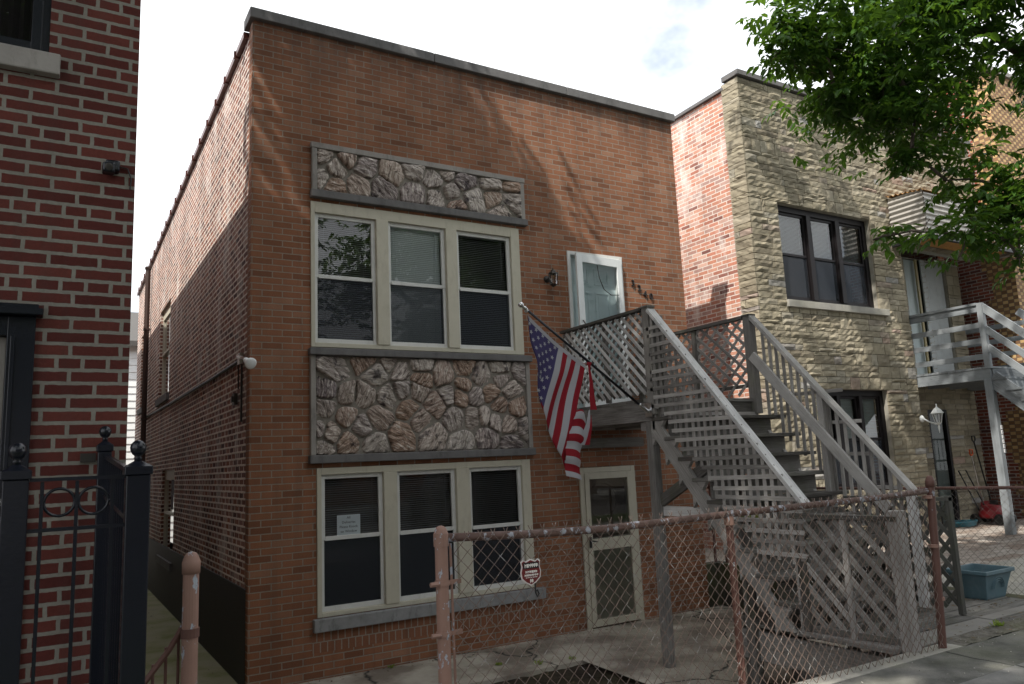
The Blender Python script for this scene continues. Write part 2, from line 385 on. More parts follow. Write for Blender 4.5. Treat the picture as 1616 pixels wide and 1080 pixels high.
M['blind'] = plain('blind_slats', (.36, .38, .38), .5); M['blind_pale'] = plain('closed_pale_blind', (.62, .68, .68), .5)
M['blind_dark'] = plain('shaded_blind_slats', (.24, .25, .26), .5)
M['dark_int'] = plain('dim_interior', (.10, .095, .09), .9)
M['black_paint'] = paintmat('black_gloss_paint', (.005, .0065, .012), .27, .2, .10, (.03, .03, .03), 9, spec=.45)
M['black_frame'] = paintmat('dark_brown_frame', (.011, .009, .010), .5, .2, .12, (.03, .026, .024), 9, spec=.2)
M['tar'] = paintmat('black_tar_coating', (.014, .013, .013), .6, .3, .4, (.035, .03, .03), 4, bump=.004)
M['dark_metal'] = plain('dark_bronze_metal', (.06, .055, .05), .4, .6)
M['iron'] = plain('black_iron', (.02, .02, .02), .5, .2)
M['galv'] = plain('chrome_metal', (.6, .6, .6), .25, 1)
M['rust_pipe'] = paintmat('dark_brown_downspout', (.045, .025, .02), .5, .2, .3, (.02, .02, .02), 9)
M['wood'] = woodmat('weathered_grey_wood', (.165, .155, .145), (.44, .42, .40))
M['wood_dark'] = woodmat('dark_grey_wood', (.075, .068, .062), (.21, .198, .185), moss=.2)  # darker tone of the grey wood, with mossy green patches
M['wood_lat'] = woodmat('grey_lattice_wood', (.17, .16, .15), (.42, .40, .38))
M['wood_pale'] = woodmat('sun_brightened_pale_wood', (.32, .315, .31), (.72, .71, .70))  # pale wood, its colour brightened for the sunlit look of the front slats
M['wood_green'] = woodmat('dark_green_lattice_wood', (.045, .045, .040), (.13, .13, .118), moss=.2)
M['deckwood'] = woodmat('old_deck_boards', (.028, .026, .024), (.215, .205, .19), grain=1.3, moss=.12)
M['grey_paint'] = woodmat('blue_grey_painted_wood', (.23, .25, .265), (.33, .35, .365), grain=.6)
def peelpaint(name, c, under, thr):
    s = NT(name); P = s.pos(); m1 = s.ramp(s.noise(s.mapv(P, (1, 1, .6)), 26, 5, .6), [(thr, 0.0), (thr + .025, 1.0)])
    c2 = s.mix(s.noise(P, 8, 4), tuple(v * .8 for v in c), tuple(v * 1.15 for v in c)); col = s.mix(m1, c2, under)
    s.bsdf(col, .55, s.bump(s.math('SUBTRACT', 1.0, m1), .0012, 1), spec=.3); return s.mat
M['pipe_pink'] = peelpaint('peeling_terracotta_paint', (.27, .16, .125), (.34, .37, .42), .60)
M['pipe_brown'] = peelpaint('peeling_brown_paint', (.12, .060, .048), (.26, .27, .30), .66)
M['wire'] = peelpaint('brown_painted_wire', (.20, .145, .12), (.36, .345, .33), .60)
M['wire_grey'] = peelpaint('grey_brown_wire', (.13, .10, .085), (.28, .27, .26), .55)
M['walk'] = concrete('grey_sidewalk', (.12, .12, .115), (.24, .235, .225), moss=.10, sc_=2.2, crack=True)
M['walk_old'] = concrete('stained_kerb_slab', (.085, .085, .078), (.21, .205, .19), moss=.16, sc_=3.2, crack=True, bump=.008)
M['slab'] = concrete('yard_concrete', (.30, .27, .225), (.48, .44, .375), moss=.08, sc_=1.8, crack=True, wet=(.13, .10, .085))
M['mossy'] = concrete('mossy_alley_concrete', (.27, .255, .17), (.40, .38, .26), moss=.8, sc_=2)
M['curb'] = concrete('pale_retaining_concrete', (.26, .25, .23), (.42, .40, .36), moss=.15)
M['old_conc'] = concrete('old_dark_retaining_wall', (.035, .033, .03), (.09, .085, .075), moss=.35)
M['soil'] = concrete('bare_soil', (.028, .022, .017), (.085, .067, .05), moss=.12, sc_=9, bump=.03)
M['gravel'] = concrete('gritty_dirt_strip', (.10, .09, .075), (.26, .245, .215), moss=.35, sc_=14, bump=.02)
M['asphalt'] = concrete('asphalt', (.04, .04, .042), (.065, .065, .065))
M['grass'] = concrete('lawn', (.03, .06, .015), (.06, .1, .03), sc_=12, bump=.03)
M['bark'] = woodmat('tree_bark', (.07, .055, .045), (.16, .13, .11))
M['leaf'] = leafmat('ash_leaf', (.024, .066, .011), (.062, .142, .022))
M['leaf2'] = leafmat('street_tree_leaf', (.03, .07, .012), (.06, .12, .025))
M['weed'] = leafmat('weed_leaf', (.12, .17, .02), (.2, .24, .03))
M['siding'] = paintmat('white_siding', (.75, .77, .76), .5, .05, .1, (.4, .4, .4), 3)
M['roofing'] = paintmat('roofing', (.08, .075, .07), .9, .2, .3)
M['clay'] = paintmat('glazed_clay_coping', (.10, .035, .028), .35, .3, .3, (.03, .02, .02), 8)
M['tan'] = paintmat('tan_wood_infill', (.38, .26, .15), .7)
M['interior'] = plain('interior_plaster', (.16, .15, .14), .9)
# ------------------------------------------------------------------ ground, walks, setting
mb = MB(); mb.box(-60, 60, -60, 60, -.5, -.30); struct(mb, 'ground', M['soil'])
mb = MB(); mb.box(-1.375, -.004, -4.36, 14, -.4, -.15); struct(mb, 'alley_path', M['mossy'])
mb = MB(); mb.box(0, 6.15, -1.10, -.004, -.4, -.15); mb.poly([(2.86, -1.104, -.146), (2.86, -4.36, -.146)][:0] or [(3.05, -1.104, -.15), (3.0, -2.2, -.15), (2.9, -4.36, -.15), (6.15, -4.36, -.15), (6.15, -1.104, -.15)], r=.5)
struct(mb, 'yard_slab', M['slab'])
def bumpy(name, x0, x1, y0, y1, z, nx, ny, amp, mat):
    mb = MB(); rr = random.Random(3); H = [[z + rr.uniform(-amp, amp) for _ in range(ny + 1)] for _ in range(nx + 1)]
    vs = [(x0 + (x1 - x0) * i / nx, y0 + (y1 - y0) * j / ny, H[i][j]) for i in range(nx + 1) for j in range(ny + 1)]
    fs = [(i * (ny + 1) + j, (i + 1) * (ny + 1) + j, (i + 1) * (ny + 1) + j + 1, i * (ny + 1) + j + 1) for i in range(nx) for j in range(ny)]
    mb.mesh(vs, fs); return struct(mb, name, mat, smooth=True)
bumpy('soil_bed', 0, 3.2, -4.36, -1.06, -.19, 40, 40, .012, M['soil'])
mb = MB(); mb.box(-.18, 0, -4.36, -1.1, -.4, -.14); struct(mb, 'bed_edging', M['curb'])
# public walk, raised above the sunken yard
mb = MB()
xs = [-14, -9.5, -6.4, -3.3, -.2, 2.3, 5.0, 7.9, 11, 14, 17, 22]
for a, b_ in zip(xs[:-1], xs[1:]):
    mb.box(a, b_ - .012, -6.5, -4.992, .2, .43)
struct(mb, 'sidewalk', M['walk'])
mb = MB()
for a, b_ in zip(xs[:-1], xs[1:]): mb.box(a + .3, b_ + .29, -4.98, -4.515, .2, .425)
struct(mb, 'sidewalk_edge', M['walk_old'])
mb = MB(); mb.box(-14, 22, -6.5, -4.43, -.3, .405); struct(mb, 'sidewalk_base', M['old_conc'])
mb = MB(); mb.box(-1.0, 3.98, -4.515, -4.37, -.35, .428); solo(mb, 'retaining_wall', M['curb'], 'pale concrete retaining wall under the brown chain link fence', 'wall', (1.5, -4.44, -.35))
bumpy('dirt_strip', 3.98, 14, -4.52, -4.31, .428, 120, 6, .007, M['gravel'])
mb = MB(); mb.box(-14, 22, -8.6, -6.5, .1, .41); struct(mb, 'parkway_lawn', M['grass'])
mb = MB(); mb.box(-14, 22, -8.78, -8.6, 0, .40); struct(mb, 'kerb', M['curb'])
mb = MB(); mb.box(-40, 40, -17.5, -8.78, -.1, .27); struct(mb, 'street', M['asphalt'])
mb = MB(); mb.box(-40, 40, -24, -17.5, -.1, .40); struct(mb, 'far_pavement', M['walk'])
# neighbour's raised yard
s = NT('yard_pavers'); P = s.pos(); sp = s.n('ShaderNodeSeparateXYZ', Vector=P)
bt = s.n('ShaderNodeTexBrick', Vector=P); bt.inputs['Scale'].default_value = 1; bt.inputs['Brick Width'].default_value = .42; bt.inputs['Row Height'].default_value = .16; bt.inputs['Mortar Size'].default_value = .006
bt.inputs['Color1'].default_value = (.20, .155, .125, 1); bt.inputs['Color2'].default_value = (.34, .31, .28, 1); bt.inputs['Mortar'].default_value = (.10, .09, .08, 1)
s.bsdf(s.mix(.5, bt.outputs['Color'], s.mix(s.noise(P, 3, 5), (.6, .6, .6), (1.4, 1.35, 1.3)), 'MULTIPLY'), .9, s.bump(bt.outputs['Fac'], -.005, 1)); M['pavers'] = s.mat
mb = MB(); mb.box(6.36, 14.38, -2.5, .048, .0, .395); struct(mb, 'paved_yard', M['pavers'])
mb = MB(); mb.box(6.36, 20, -4.30, -2.504, .0, .40); mb.box(5.94, 7.5, .052, 14, .0, .36); struct(mb, 'neighbour_path', M['curb'])
mb = MB(); mb.box(6.16, 6.355, -4.30, .04, -.3, .40); mb.box(5.945, 6.355, .044, .2, -.3, .395)
solo(mb, 'retaining_wall', M['old_conc'], 'dark stained retaining wall below the neighbouring yard, under the stairs', 'wall', (6.25, -2, -.3))

# ------------------------------------------------------------------ windows
def window_unit(win, x0, x1, z0, z1, zm, y, fr, blind=None, blind_z=None, screen=True, tilt=.45, fw=.045, cap=''):
    """double hung unit in an opening, sub-parts of the window part; y is the outer face"""
    s1 = MB()
    # upper sash (outer), lower sash (inner)
    ya, yb = y + .012, y + .045
    for (a, b_, c, d) in ((x0, x0 + fw, zm, z1), (x1 - fw, x1, zm, z1)): s1.box(a, b_, ya, ya + .03, c, d)
    s1.box(x0 + fw, x1 - fw, ya + .001, ya + .03, z1 - fw, z1); s1.box(x0 + fw, x1 - fw, ya - .004, ya + .03, zm - .008, zm + .034)
    for (a, b_) in ((x0, x0 + fw * .8), (x1 - fw * .8, x1)): s1.box(a, b_, yb - .03, yb, z0, zm)
    s1.box(x0 + fw * .8, x1 - fw * .8, yb - .029, yb, z0, z0 + fw * 1.1)
    s1.build('sash', fr, win, bevel=.003)
    g = MB(); g.poly([(x0 + fw, ya + .018, zm + .03), (x1 - fw, ya + .018, zm + .03), (x1 - fw, ya + .018, z1 - fw), (x0 + fw, ya + .018, z1 - fw)])
    g.poly([(x0 + fw * .8, yb - .01, z0 + fw), (x1 - fw * .8, yb - .01, z0 + fw), (x1 - fw * .8, yb - .01, zm), (x0 + fw * .8, yb - .01, zm)])
    g.build('glass', M['glass'], win)
    if screen:
        q = MB(); q.poly([(x0 + fw * .8, yb - .025, z0 + fw), (x1 - fw * .8, yb - .025, z0 + fw), (x1 - fw * .8, yb - .025, zm - .004), (x0 + fw * .8, yb - .025, zm - .004)])
        q.build('insect_screen', M['screen'], win)
    if blind:
        bz0 = blind_z if blind_z is not None else z0 + .04
        q = MB(); z = z1 - .05; yc = y + .085
        q.box(x0 + .03, x1 - .03, yc - .015, yc + .015, z1 - .045, z1 - .01)
        c, sn = math.cos(tilt) * .0125, math.sin(tilt) * .0125
        while z > bz0:
            w_ = R.uniform(-.0012, .0012)
            q.poly([(x0 + .035, yc - c, z - sn + w_), (x1 - .035, yc - c, z - sn - w_), (x1 - .035, yc + c, z + sn), (x0 + .035, yc + c, z + sn)])
            z -= .0225
        for xx in (x0 + .12, x1 - .12): q.tube([(xx, yc - .016, z1 - .03), (xx, yc - .016, bz0)], .0012, 4)
        q.tube([(x1 - .10, yc - .02, z1 - .04), (x1 - .10, yc - .02, z1 - .55)], .004, 5)
        q.build('blind', blind, win)

house = thing('brick_house', 'orange brick two storey house with rubble stone panels and the lattice stair', 'house', (0, 0, -.3))
holes = [(.60, 3.21, 3.15, 4.74), (.65, 3.215, .43, 1.90), (3.93, 4.83, 2.455, 4.54), (3.92, 4.80, -.16, 1.77)]
mb = MB(); mb.wall('y', 0, 5.93, -.3, 6.68, 0, .22, holes)
mb.build('front_wall', M['face_brick'], house)
top = lambda y: 6.62 - .032 * y
mb = MB()
mb.wall('x', .222, 12.2, -.3, 6.60, 0.0, .22, [(6.3, 7.75, 3.30, 4.95), (10.2, 11.2, 3.4, 5.05), (5.35, 6.95, .58, 2.0)], top=top)
mb.wall('x', .222, 12.2, -.3, 6.60, 5.71, 5.93, [], top=top)
mb.build('side_wall', M['common_brick'], house)
mb = MB(); mb.wall('y', .222, 5.708, -.3, 6.2, 12.0, 12.2, []); mb.build('rear_wall', M['common_brick'], house)
mb = MB(); mb.box(.222, 5.708, .222, 11.998, 6.0, 6.15); mb.build('roof', M['roofing'], house)
mb = MB(); mb.box(.222, 5.708, .222, 11.998, -.3, -.15); mb.box(.222, 5.708, .222, 11.998, 2.2, 2.4); mb.box(.222, 5.708, 2.6, 2.7, -.149, 5.99); mb.build('interior', M['interior'], house)
mb = MB()
for a, b_ in ((-.05, 2.1), (2.106, 4.05), (4.056, 5.97)): mb.box(a, b_, -.06, .27, 6.682, 6.80)
mb.build('coping', M['dark_limestone'], house, bevel=.008)
mb = MB()
mb.hexa([(-.05, .272, 6.61), (-.05, .272, 6.68), (.25, .272, 6.61), (.25, .272, 6.68), (-.05, 12.2, 6.225), (-.05, 12.2, 6.29), (.25, 12.2, 6.225), (.25, 12.2, 6.29)])
y = .7
while y < 12.1:
    z = top(y) + .03; mb.box(-.066, .27, y, y + .035, z - .045, z + .042); y += .61
mb.build('side_coping', M['clay'], house)
mb = MB(); mb.box(-.018, -.002, .10, 12.2, -.3, .77); mb.build('tar_base', M['tar'], house)
mb = MB(); mb.box(-.014, -.002, -.0, .098, -.3, 6.66); mb.build('corner_return', M['face_brick'], house)
mb = MB(); mb.tube([(-.02, .34, 3.05), (-.02, 2, 3.045), (-.02, 5, 3.075), (-.02, 9.9, 3.13)], .018, 6); mb.tube([(-.03, .30, 3.05), (-.03, .3, 2.4)], .012, 6); mb.tube([(-.03, .46, 3.02), (-.03, .46, 2.75)], .008, 5)
mb.build('cable', M['iron'], house)
# side windows
for nm, (a, b_, c, d) in (('u', (6.3, 7.75, 3.30, 4.95)), ('r', (10.2, 11.2, 3.4, 5.05)), ('l', (5.35, 6.95, .58, 2.0))):
    mb = MB()
    fx = .05
    mb.box(fx, fx + .06, a, a + .07, c, d); mb.box(fx, fx + .06, b_ - .07, b_, c, d); mb.box(fx + .001, fx + .06, a + .07, b_ - .07, d - .16, d); mb.box(fx + .001, fx + .06, a + .07, b_ - .07, c, c + .07); mb.box(fx - .01, fx + .05, a + .07, b_ - .07, (c + d) / 2 - .02, (c + d) / 2 + .02)
    win = mb.build('side_window', M['cream'], house)
    g = MB(); g.poly([(fx + .03, a + .05, c + .05), (fx + .03, b_ - .05, c + .05), (fx + .03, b_ - .05, d - .1), (fx + .03, a + .05, d - .1)]); g.build('glass', M['glass'], win)
    g = MB(); g.box(-.05, .10, a - .08, b_ + .08, c - .12, c - .002); g.build('sill', M['dark_limestone'], win)
# stone panels ------------------------------------------------------------
def clip(poly, px, pz, nx, nz_):
    out = []
    for i in range(len(poly)):
        a, b_ = poly[i], poly[(i + 1) % len(poly)]
        da = (a[0] - px) * nx + (a[1] - pz) * nz_; db = (b_[0] - px) * nx + (b_[1] - pz) * nz_
        if da <= 0: out.append(a)
        if (da < 0 < db) or (db < 0 < da):
            t = da / (da - db); out.append((a[0] + (b_[0] - a[0]) * t, a[1] + (b_[1] - a[1]) * t))
    return out
def field_stones(mb, seeds, rect, y, rr):
    x0, x1, z0, z1 = rect
    for i, (sx, sz) in enumerate(seeds):
        poly = [(x0, z0), (x1, z0), (x1, z1), (x0, z1)]
        g = rr.uniform(.006, .015)
        for j, (tx, tz) in enumerate(seeds):
            if i == j: continue
            dx, dz = tx - sx, tz - sz; L = math.hypot(dx, dz)
            if L > .9: continue
            poly = clip(poly, sx + dx / 2 - dx / L * g, sz + dz / 2 - dz / L * g, dx, dz)
            if len(poly) < 3: break
        if len(poly) < 3: continue
        cx = sum(p[0] for p in poly) / len(poly); cz = sum(p[1] for p in poly) / len(poly)
        # round the corners a little, resample the outline
        pts = []
        n = len(poly)
        for k in range(n):
            a, b_ = poly[k], poly[(k + 1) % n]; L = math.hypot(b_[0] - a[0], b_[1] - a[1]); m_ = max(1, int(L / .028))
            for q in range(m_):
                t = (q + .5) / m_; pts.append((a[0] + (b_[0] - a[0]) * t, a[1] + (b_[1] - a[1]) * t))
        if len(pts) < 5: continue
        n = len(pts); pts = [((pts[k - 1][0] + pts[k][0] * 2 + pts[(k + 1) % n][0]) / 4 + rr.uniform(-.007, .007), (pts[k - 1][1] + pts[k][1] * 2 + pts[(k + 1) % n][1]) / 4 + rr.uniform(-.005, .005)) for k in range(n)]
        ang = rr.uniform(0, math.pi); ca, sa = math.cos(ang), math.sin(ang); hgt = rr.uniform(.03, .06); r = rr.random()
        tx, tz = rr.uniform(-.25, .25), rr.uniform(-.25, .25); ph = rr.uniform(0, 9); fq = rr.uniform(45, 90)
        rings = [(1.0, .0), (.97, .55), (.88, .85), (.68, 1.0), (.42, 1.05), (.18, 1.08)]
        vs = []; uv = []
        for sc_, hh in rings:
            for p in pts:
                x = cx + (p[0] - cx) * sc_; z = cz + (p[1] - cz) * sc_
                u, v = (x - cx) * ca + (z - cz) * sa, -(x - cx) * sa + (z - cz) * ca
                d = hgt * hh + (0 if hh == 0 else (tx * (x - cx) + tz * (z - cz)) + .006 * math.sin(v * fq + ph + 2 * math.sin(u * 20 + ph)) + rr.uniform(-.006, .006))
                vs.append((x, y - max(d, 0), z)); uv.append((u + i * 1.7, v + i * .9))
        vs.append((cx, y - hgt * 1.08, cz)); uv.append((i * 1.7, i * .9))
        fs = []
        for a in range(len(rings) - 1):
            for k in range(n): fs.append((a * n + k, a * n + (k + 1) % n, (a + 1) * n + (k + 1) % n, (a + 1) * n + k))
        a = len(rings) - 1
        for k in range(n): fs.append((a * n + k, a * n + (k + 1) % n, len(vs) - 1))
        mb.mesh(vs, fs, uv, r, 1)
s = NT('split_field_stone'); uv = s.uv(); rd = s.rnd(); P = s.pos()
st = s.noise(s.mapv(uv, (5, 26, 1)), 1.7, 7, .7, .8); pt = s.noise(s.mapv(uv, (1, 1, 1)), 7, 4, .6)
basec = s.ramp(rd, [(0, (.40, .33, .29)), (.22, (.52, .47, .43)), (.38, (.40, .28, .21)), (.52, (.34, .24, .19)), (.66, (.54, .46, .41)), (.8, (.24, .20, .20)), (.9, (.48, .42, .38)), (1, (.36, .31, .29))])
c = s.mix(s.ramp(st, [(.36, 1.0), (.5, 0.0)]), basec, s.mix(.8, basec, (.05, .035, .03)))
c = s.mix(s.ramp(st, [(.52, 0.0), (.66, 1.0)]), c, (.70, .64, .58))
c = s.mix(s.math('MULTIPLY', s.ramp(pt, [(.56, 0.0), (.64, 1.0)]), s.math('GREATER_THAN', s.math('FRACT', s.math('MULTIPLY', rd, 7.3)), .55)), c, s.mix(.75, c, (.03, .022, .03)))
s.bsdf(c, .85, s.bump(s.math('ADD', st, s.math('MULTIPLY', s.noise(P, 70, 4), .3)), .02, 1), spec=.2); M['fieldstone'] = s.mat
M['mortar'] = concrete('grey_brown_mortar', (.20, .18, .155), (.30, .275, .24), sc_=8, bump=.006)
low = [(0.87, 2.92), (1.3, 2.88), (1.59, 2.92), (1.47, 3.01), (1.84, 2.99), (2.1, 2.88), (1.18, 3.03), (1.84, 2.83), (2.38, 2.97), (2.59, 2.88), (2.87, 2.98), (3.14, 2.95), (0.75, 2.7), (0.97, 2.65), (1.15, 2.64), (0.73, 2.52), (1.44, 2.63), (1.61, 2.7), (1.79, 2.7), (2.37, 2.77), (2.16, 2.66), (2.31, 2.64), (2.52, 2.64), (2.71, 2.67), (2.99, 2.73), (0.97, 2.42), (1.32, 2.41), (1.67, 2.51), (1.99, 2.55), (2.24, 2.41), (2.48, 2.4), (2.81, 2.54), (3.08, 2.51), (0.67, 2.29), (0.8, 2.26), (1.83, 2.37), (1.94, 2.2), (1.59, 2.21), (1.27, 2.12), (0.99, 2.15), (0.7, 2.09), (2.34, 2.1), (2.64, 2.17), (2.75, 2.36), (2.62, 2.42), (2.96, 2.31), (2.98, 2.1), (3.16, 2.28), (1.13, 2.32), (2.88, 2.85)]
upp = [(0.73, 5.29), (0.89, 5.15), (1.02, 5.29), (1.2, 5.21), (0.7, 5.02), (0.86, 4.93), (1.13, 4.99), (1.53, 5.19), (1.43, 4.99), (1.8, 4.99), (1.81, 5.29), (2.06, 5.22), (2.11, 4.97), (2.47, 5.25), (2.29, 5.05), (2.33, 4.92), (2.58, 5.04), (2.85, 5.27), (2.87, 5.08), (3.12, 5.11), (2.97, 4.92), (3.12, 5.27), (2.22, 5.34)]
for seeds, rect, lab in ((low, (.64, 3.20, 2.03, 3.06), 'large panel of split rubble stones between the two rows of windows'), (upp, (.665, 3.245, 4.86, 5.335), 'narrow panel of split rubble stones above the upper windows')):
    x0, x1, z0, z1 = rect
    mb = MB(); mb.box(x0, x1, -.012, .02, z0, z1, m=0); field_stones(mb, seeds, rect, -.010, random.Random(5))
    pan = mb.build('stone_panel', [M['mortar'], M['fieldstone']], house); pan['label'] = lab
    fr = MB(); fr.box(x0 - .055, x0, -.05, .02, z0, z1); fr.box(x1, x1 + .055, -.05, .02, z0, z1)
    if z1 > 4: fr.box(x0 - .065, x1 + .065, -.055, .02, z1 + .001, z1 + .065)
    fr.each('frame', M['limestone'], pan, bevel=.006)
    fr = MB(); fr.box(x0 - .07, x1 + .075, -.075, .02, z0 - .085, z0 - .001)
    if z1 < 4: fr.box(x0 - .07, x1 + .075, -.095, .02, z1 + .001, z1 + .075)
    fr.each('ledge', M['dark_limestone'], pan, bevel=.008)
mb = MB(); mb.box(.605, 1.97, -.075, .0, .30, .425); mb.box(1.976, 3.32, -.075, .0, .30, .425); mb.build('sill', M['sill'], house, bevel=.008)
mb = MB(); mb.box(.6, 3.33, -.004, .0, .10, .298); mb.build('header_course', M['soldier'], house)
# upper triple window
mb = MB(); Y0 = -.02
X = [.60, .665, 1.30, 1.50, 2.165, 2.37, 3.07, 3.21]
mb.box(.60, .645, Y0, .12, 3.152, 4.738); mb.box(3.085, 3.208, Y0, .12, 3.152, 4.738); mb.box(.645, 3.085, Y0 + .001, .12, 4.62, 4.738); mb.box(.645, 3.085, Y0 + .001, .12, 3.152, 3.20)
mb.box(1.335, 1.475, Y0 - .012, .12, 3.2, 4.62); mb.box(2.195, 2.335, Y0 - .012, .12, 3.2, 4.62)
win = mb.build('window', M['cream'], house, bevel=.004); win['label'] = 'upper triple window with cream frame and white blinds'
window_unit(win, .645, 1.335, 3.2, 4.62, 3.91, Y0 + .025, M['white_alu'], M['blind'], tilt=.55)
window_unit(win, 1.475, 2.195, 3.2, 4.62, 3.905, Y0 + .025, M['white_alu'], M['blind_pale'], tilt=1.15)
window_unit(win, 2.335, 3.085, 3.2, 4.62, 3.90, Y0 + .025, M['white_alu'], M['blind'], tilt=.55)
mb = MB()
mb.box(.652, .70, Y0, .12, .432, 1.898); mb.box(3.10, 3.213, Y0, .12, .432, 1.898); mb.box(.70, 3.10, Y0 + .001, .12, 1.83, 1.898); mb.box(.70, 3.10, Y0 + .001, .12, .432, .475)
mb.box(1.37, 1.52, Y0 - .012, .12, .475, 1.83); mb.box(2.23, 2.395, Y0 - .012, .12, .475, 1.83)
win = mb.build('window', M['cream'], house, bevel=.004); win['label'] = 'lower triple window with dark rooms behind and a paper sign'
window_unit(win, .70, 1.37, .475, 1.83, 1.175, Y0 + .025, M['white_alu'], M['blind_dark'], 1.2)
window_unit(win, 1.52, 2.23, .475, 1.83, 1.165, Y0 + .025, M['white_alu'], M['blind_dark'], 1.2)
window_unit(win, 2.395, 3.10, .475, 1.83, 1.15, Y0 + .025, M['white_alu'], M['blind_dark'], 1.18)
# upper door
def panel_door(mb, x0, x1, z0, z1, y, m=0):
    mb.box(x0, x1, y, y + .04, z0, z1, m=m)
    w_ = x1 - x0; cols = [(x0 + .12, x0 + w_ / 2 - .05), (x0 + w_ / 2 + .05, x1 - .12)]; H = z1 - z0
    for a, b_ in cols:
        for c, d in ((.07, .42), (.47, .78), (.83, .94)):
            c, d = z0 + H * c, z0 + H * d
            for q in ((a, b_, c, c + .02), (a, b_, d - .02, d), (a, a + .02, c + .02, d - .02), (b_ - .02, b_, c + .02, d - .02)): mb.box(q[0], q[1], y - .009, y - .0005, q[2], q[3], m=m)
            mb.box(a + .05, b_ - .05, y - .006, y - .0005, c + .05, d - .05, m=m)
mb = MB(); panel_door(mb, 3.98, 4.79, 2.47, 4.49, .115); d_ = mb.build('door', M['blue_white'], house, bevel=.003); d_['label'] = 'white panelled upper door behind a full glass storm door'
mb = MB(); mb.lathe([(.03, 0), (.03, .01), (.012, .012), (.012, .04), (.028, .05), (.025, .075), (.005, .08)], (4.05, .115, 3.4), 12, axis=(0, -1, 0)); mb.build('handle', M['galv'], d_, smooth=True)
mb = MB(); mb.box(3.932, 3.98, -.015, .16, 2.457, 4.538); mb.box(4.79, 4.828, -.015, .16, 2.457, 4.538); mb.box(3.98, 4.79, -.014, .16, 4.49, 4.538); mb.box(3.932, 4.828, -.05, .16, 2.40, 2.454); mb.build('door_frame', M['white_alu'], house, bevel=.003)
ang = math.radians(7)
def rotd(x, y_, z, hx=4.785, hy=-.02):
    dx = x - hx; return (hx + dx * math.cos(ang) - (y_ - hy) * 0, hy + dx * math.sin(ang) + (y_ - hy), z)
def rbox(mb, x0, x1, y0, y1, z0, z1, m=0):
    mb.hexa([rotd(a, b_, c) for a in (x0, x1) for b_ in (y0, y1) for c in (z0, z1)], m=m)
mb = MB(); rbox(mb, 3.97, 4.07, -.05, -.015, 2.48, 4.48); rbox(mb, 4.70, 4.785, -.05, -.015, 2.48, 4.48); rbox(mb, 4.07, 4.70, -.049, -.016, 4.37, 4.48); rbox(mb, 4.07, 4.70, -.049, -.016, 2.48, 2.62)
d_ = mb.build('storm_door', M['white_paint'], house, bevel=.003)
mb = MB(); mb.poly([rotd(4.07, -.03, 2.62), rotd(4.70, -.03, 2.62), rotd(4.70, -.03, 4.37), rotd(4.07, -.03, 4.37)]); mb.build('glass', M['glass_dim'], d_)
mb = MB(); mb.tube([rotd(4.02, -.055, 3.42), rotd(4.02, -.09, 3.45), rotd(4.02, -.09, 3.56), rotd(4.02, -.055, 3.6)], .008, 6); mb.build('handle', M['dark_metal'], d_)
mb = MB(); mb.tube([(4.36, -.07, 4.37), (4.38, -.075, 4.2), (4.44, -.08, 4.05), (4.55, -.08, 3.98), (4.69, -.075, 3.99)], .006, 5); mb.build('door_closer_cord', M['iron'], d_)
# lower door
mb = MB(); mb.box(3.99, 4.73, .12, .16, -.13, 1.70)
for c, d in ((.05, .55), (.62, 1.08)):
    for a, b_ in ((4.08, 4.32), (4.40, 4.64)): mb.box(a, b_, .112, .119, c, d)
mb.lathe([(.24, 0), (.24, .006), (.21, .007), (.21, .002)], (4.36, .119, 1.35), 20, axis=(0, -1, 0))
d_ = mb.build('door', paintmat('brown_door_paint', (.17, .14, .12), .5), house, bevel=.003); d_['label'] = 'dark brown lower door behind a cream storm door'
mb = MB(); mb.box(3.925, 3.99, -.02, .16, -.155, 1.765); mb.box(4.73, 4.795, -.02, .16, -.155, 1.765); mb.box(3.99, 4.73, -.019, .16, 1.70, 1.765); mb.build('door_frame', M['cream'], house, bevel=.003)
mb = MB(); mb.box(3.992, 4.06, -.03, .01, -.13, 1.698); mb.box(4.66, 4.728, -.03, .01, -.13, 1.698); mb.box(4.06, 4.66, -.029, .01, 1.62, 1.698); mb.box(4.06, 4.66, -.029, .01, .76, .90); mb.box(4.06, 4.66, -.029, .01, -.13, -.05)
d_ = mb.build('storm_door', M['cream'], house, bevel=.003)
mb = MB(); mb.poly([(4.06, -.012, .90), (4.66, -.012, .90), (4.66, -.012, 1.62), (4.06, -.012, 1.62)]); mb.poly([(4.06, -.012, -.05), (4.66, -.012, -.05), (4.66, -.012, .76), (4.06, -.012, .76)]); mb.build('glass', M['glass'], d_)
mb = MB(); mb.box(4.07, 4.65, -.006, -.002, -.05, .75); mb.build('kick_panel', paintmat('frosted_lower_panel', (.46, .47, .40), .5), d_)
mb = MB(); mb.box(4.005, 4.03, -.05, -.031, .80, .93); mb.tube([(4.02, -.05, .88), (4.02, -.085, .88), (4.09, -.09, .87)], .008, 6); mb.build('handle', M['iron'], d_)

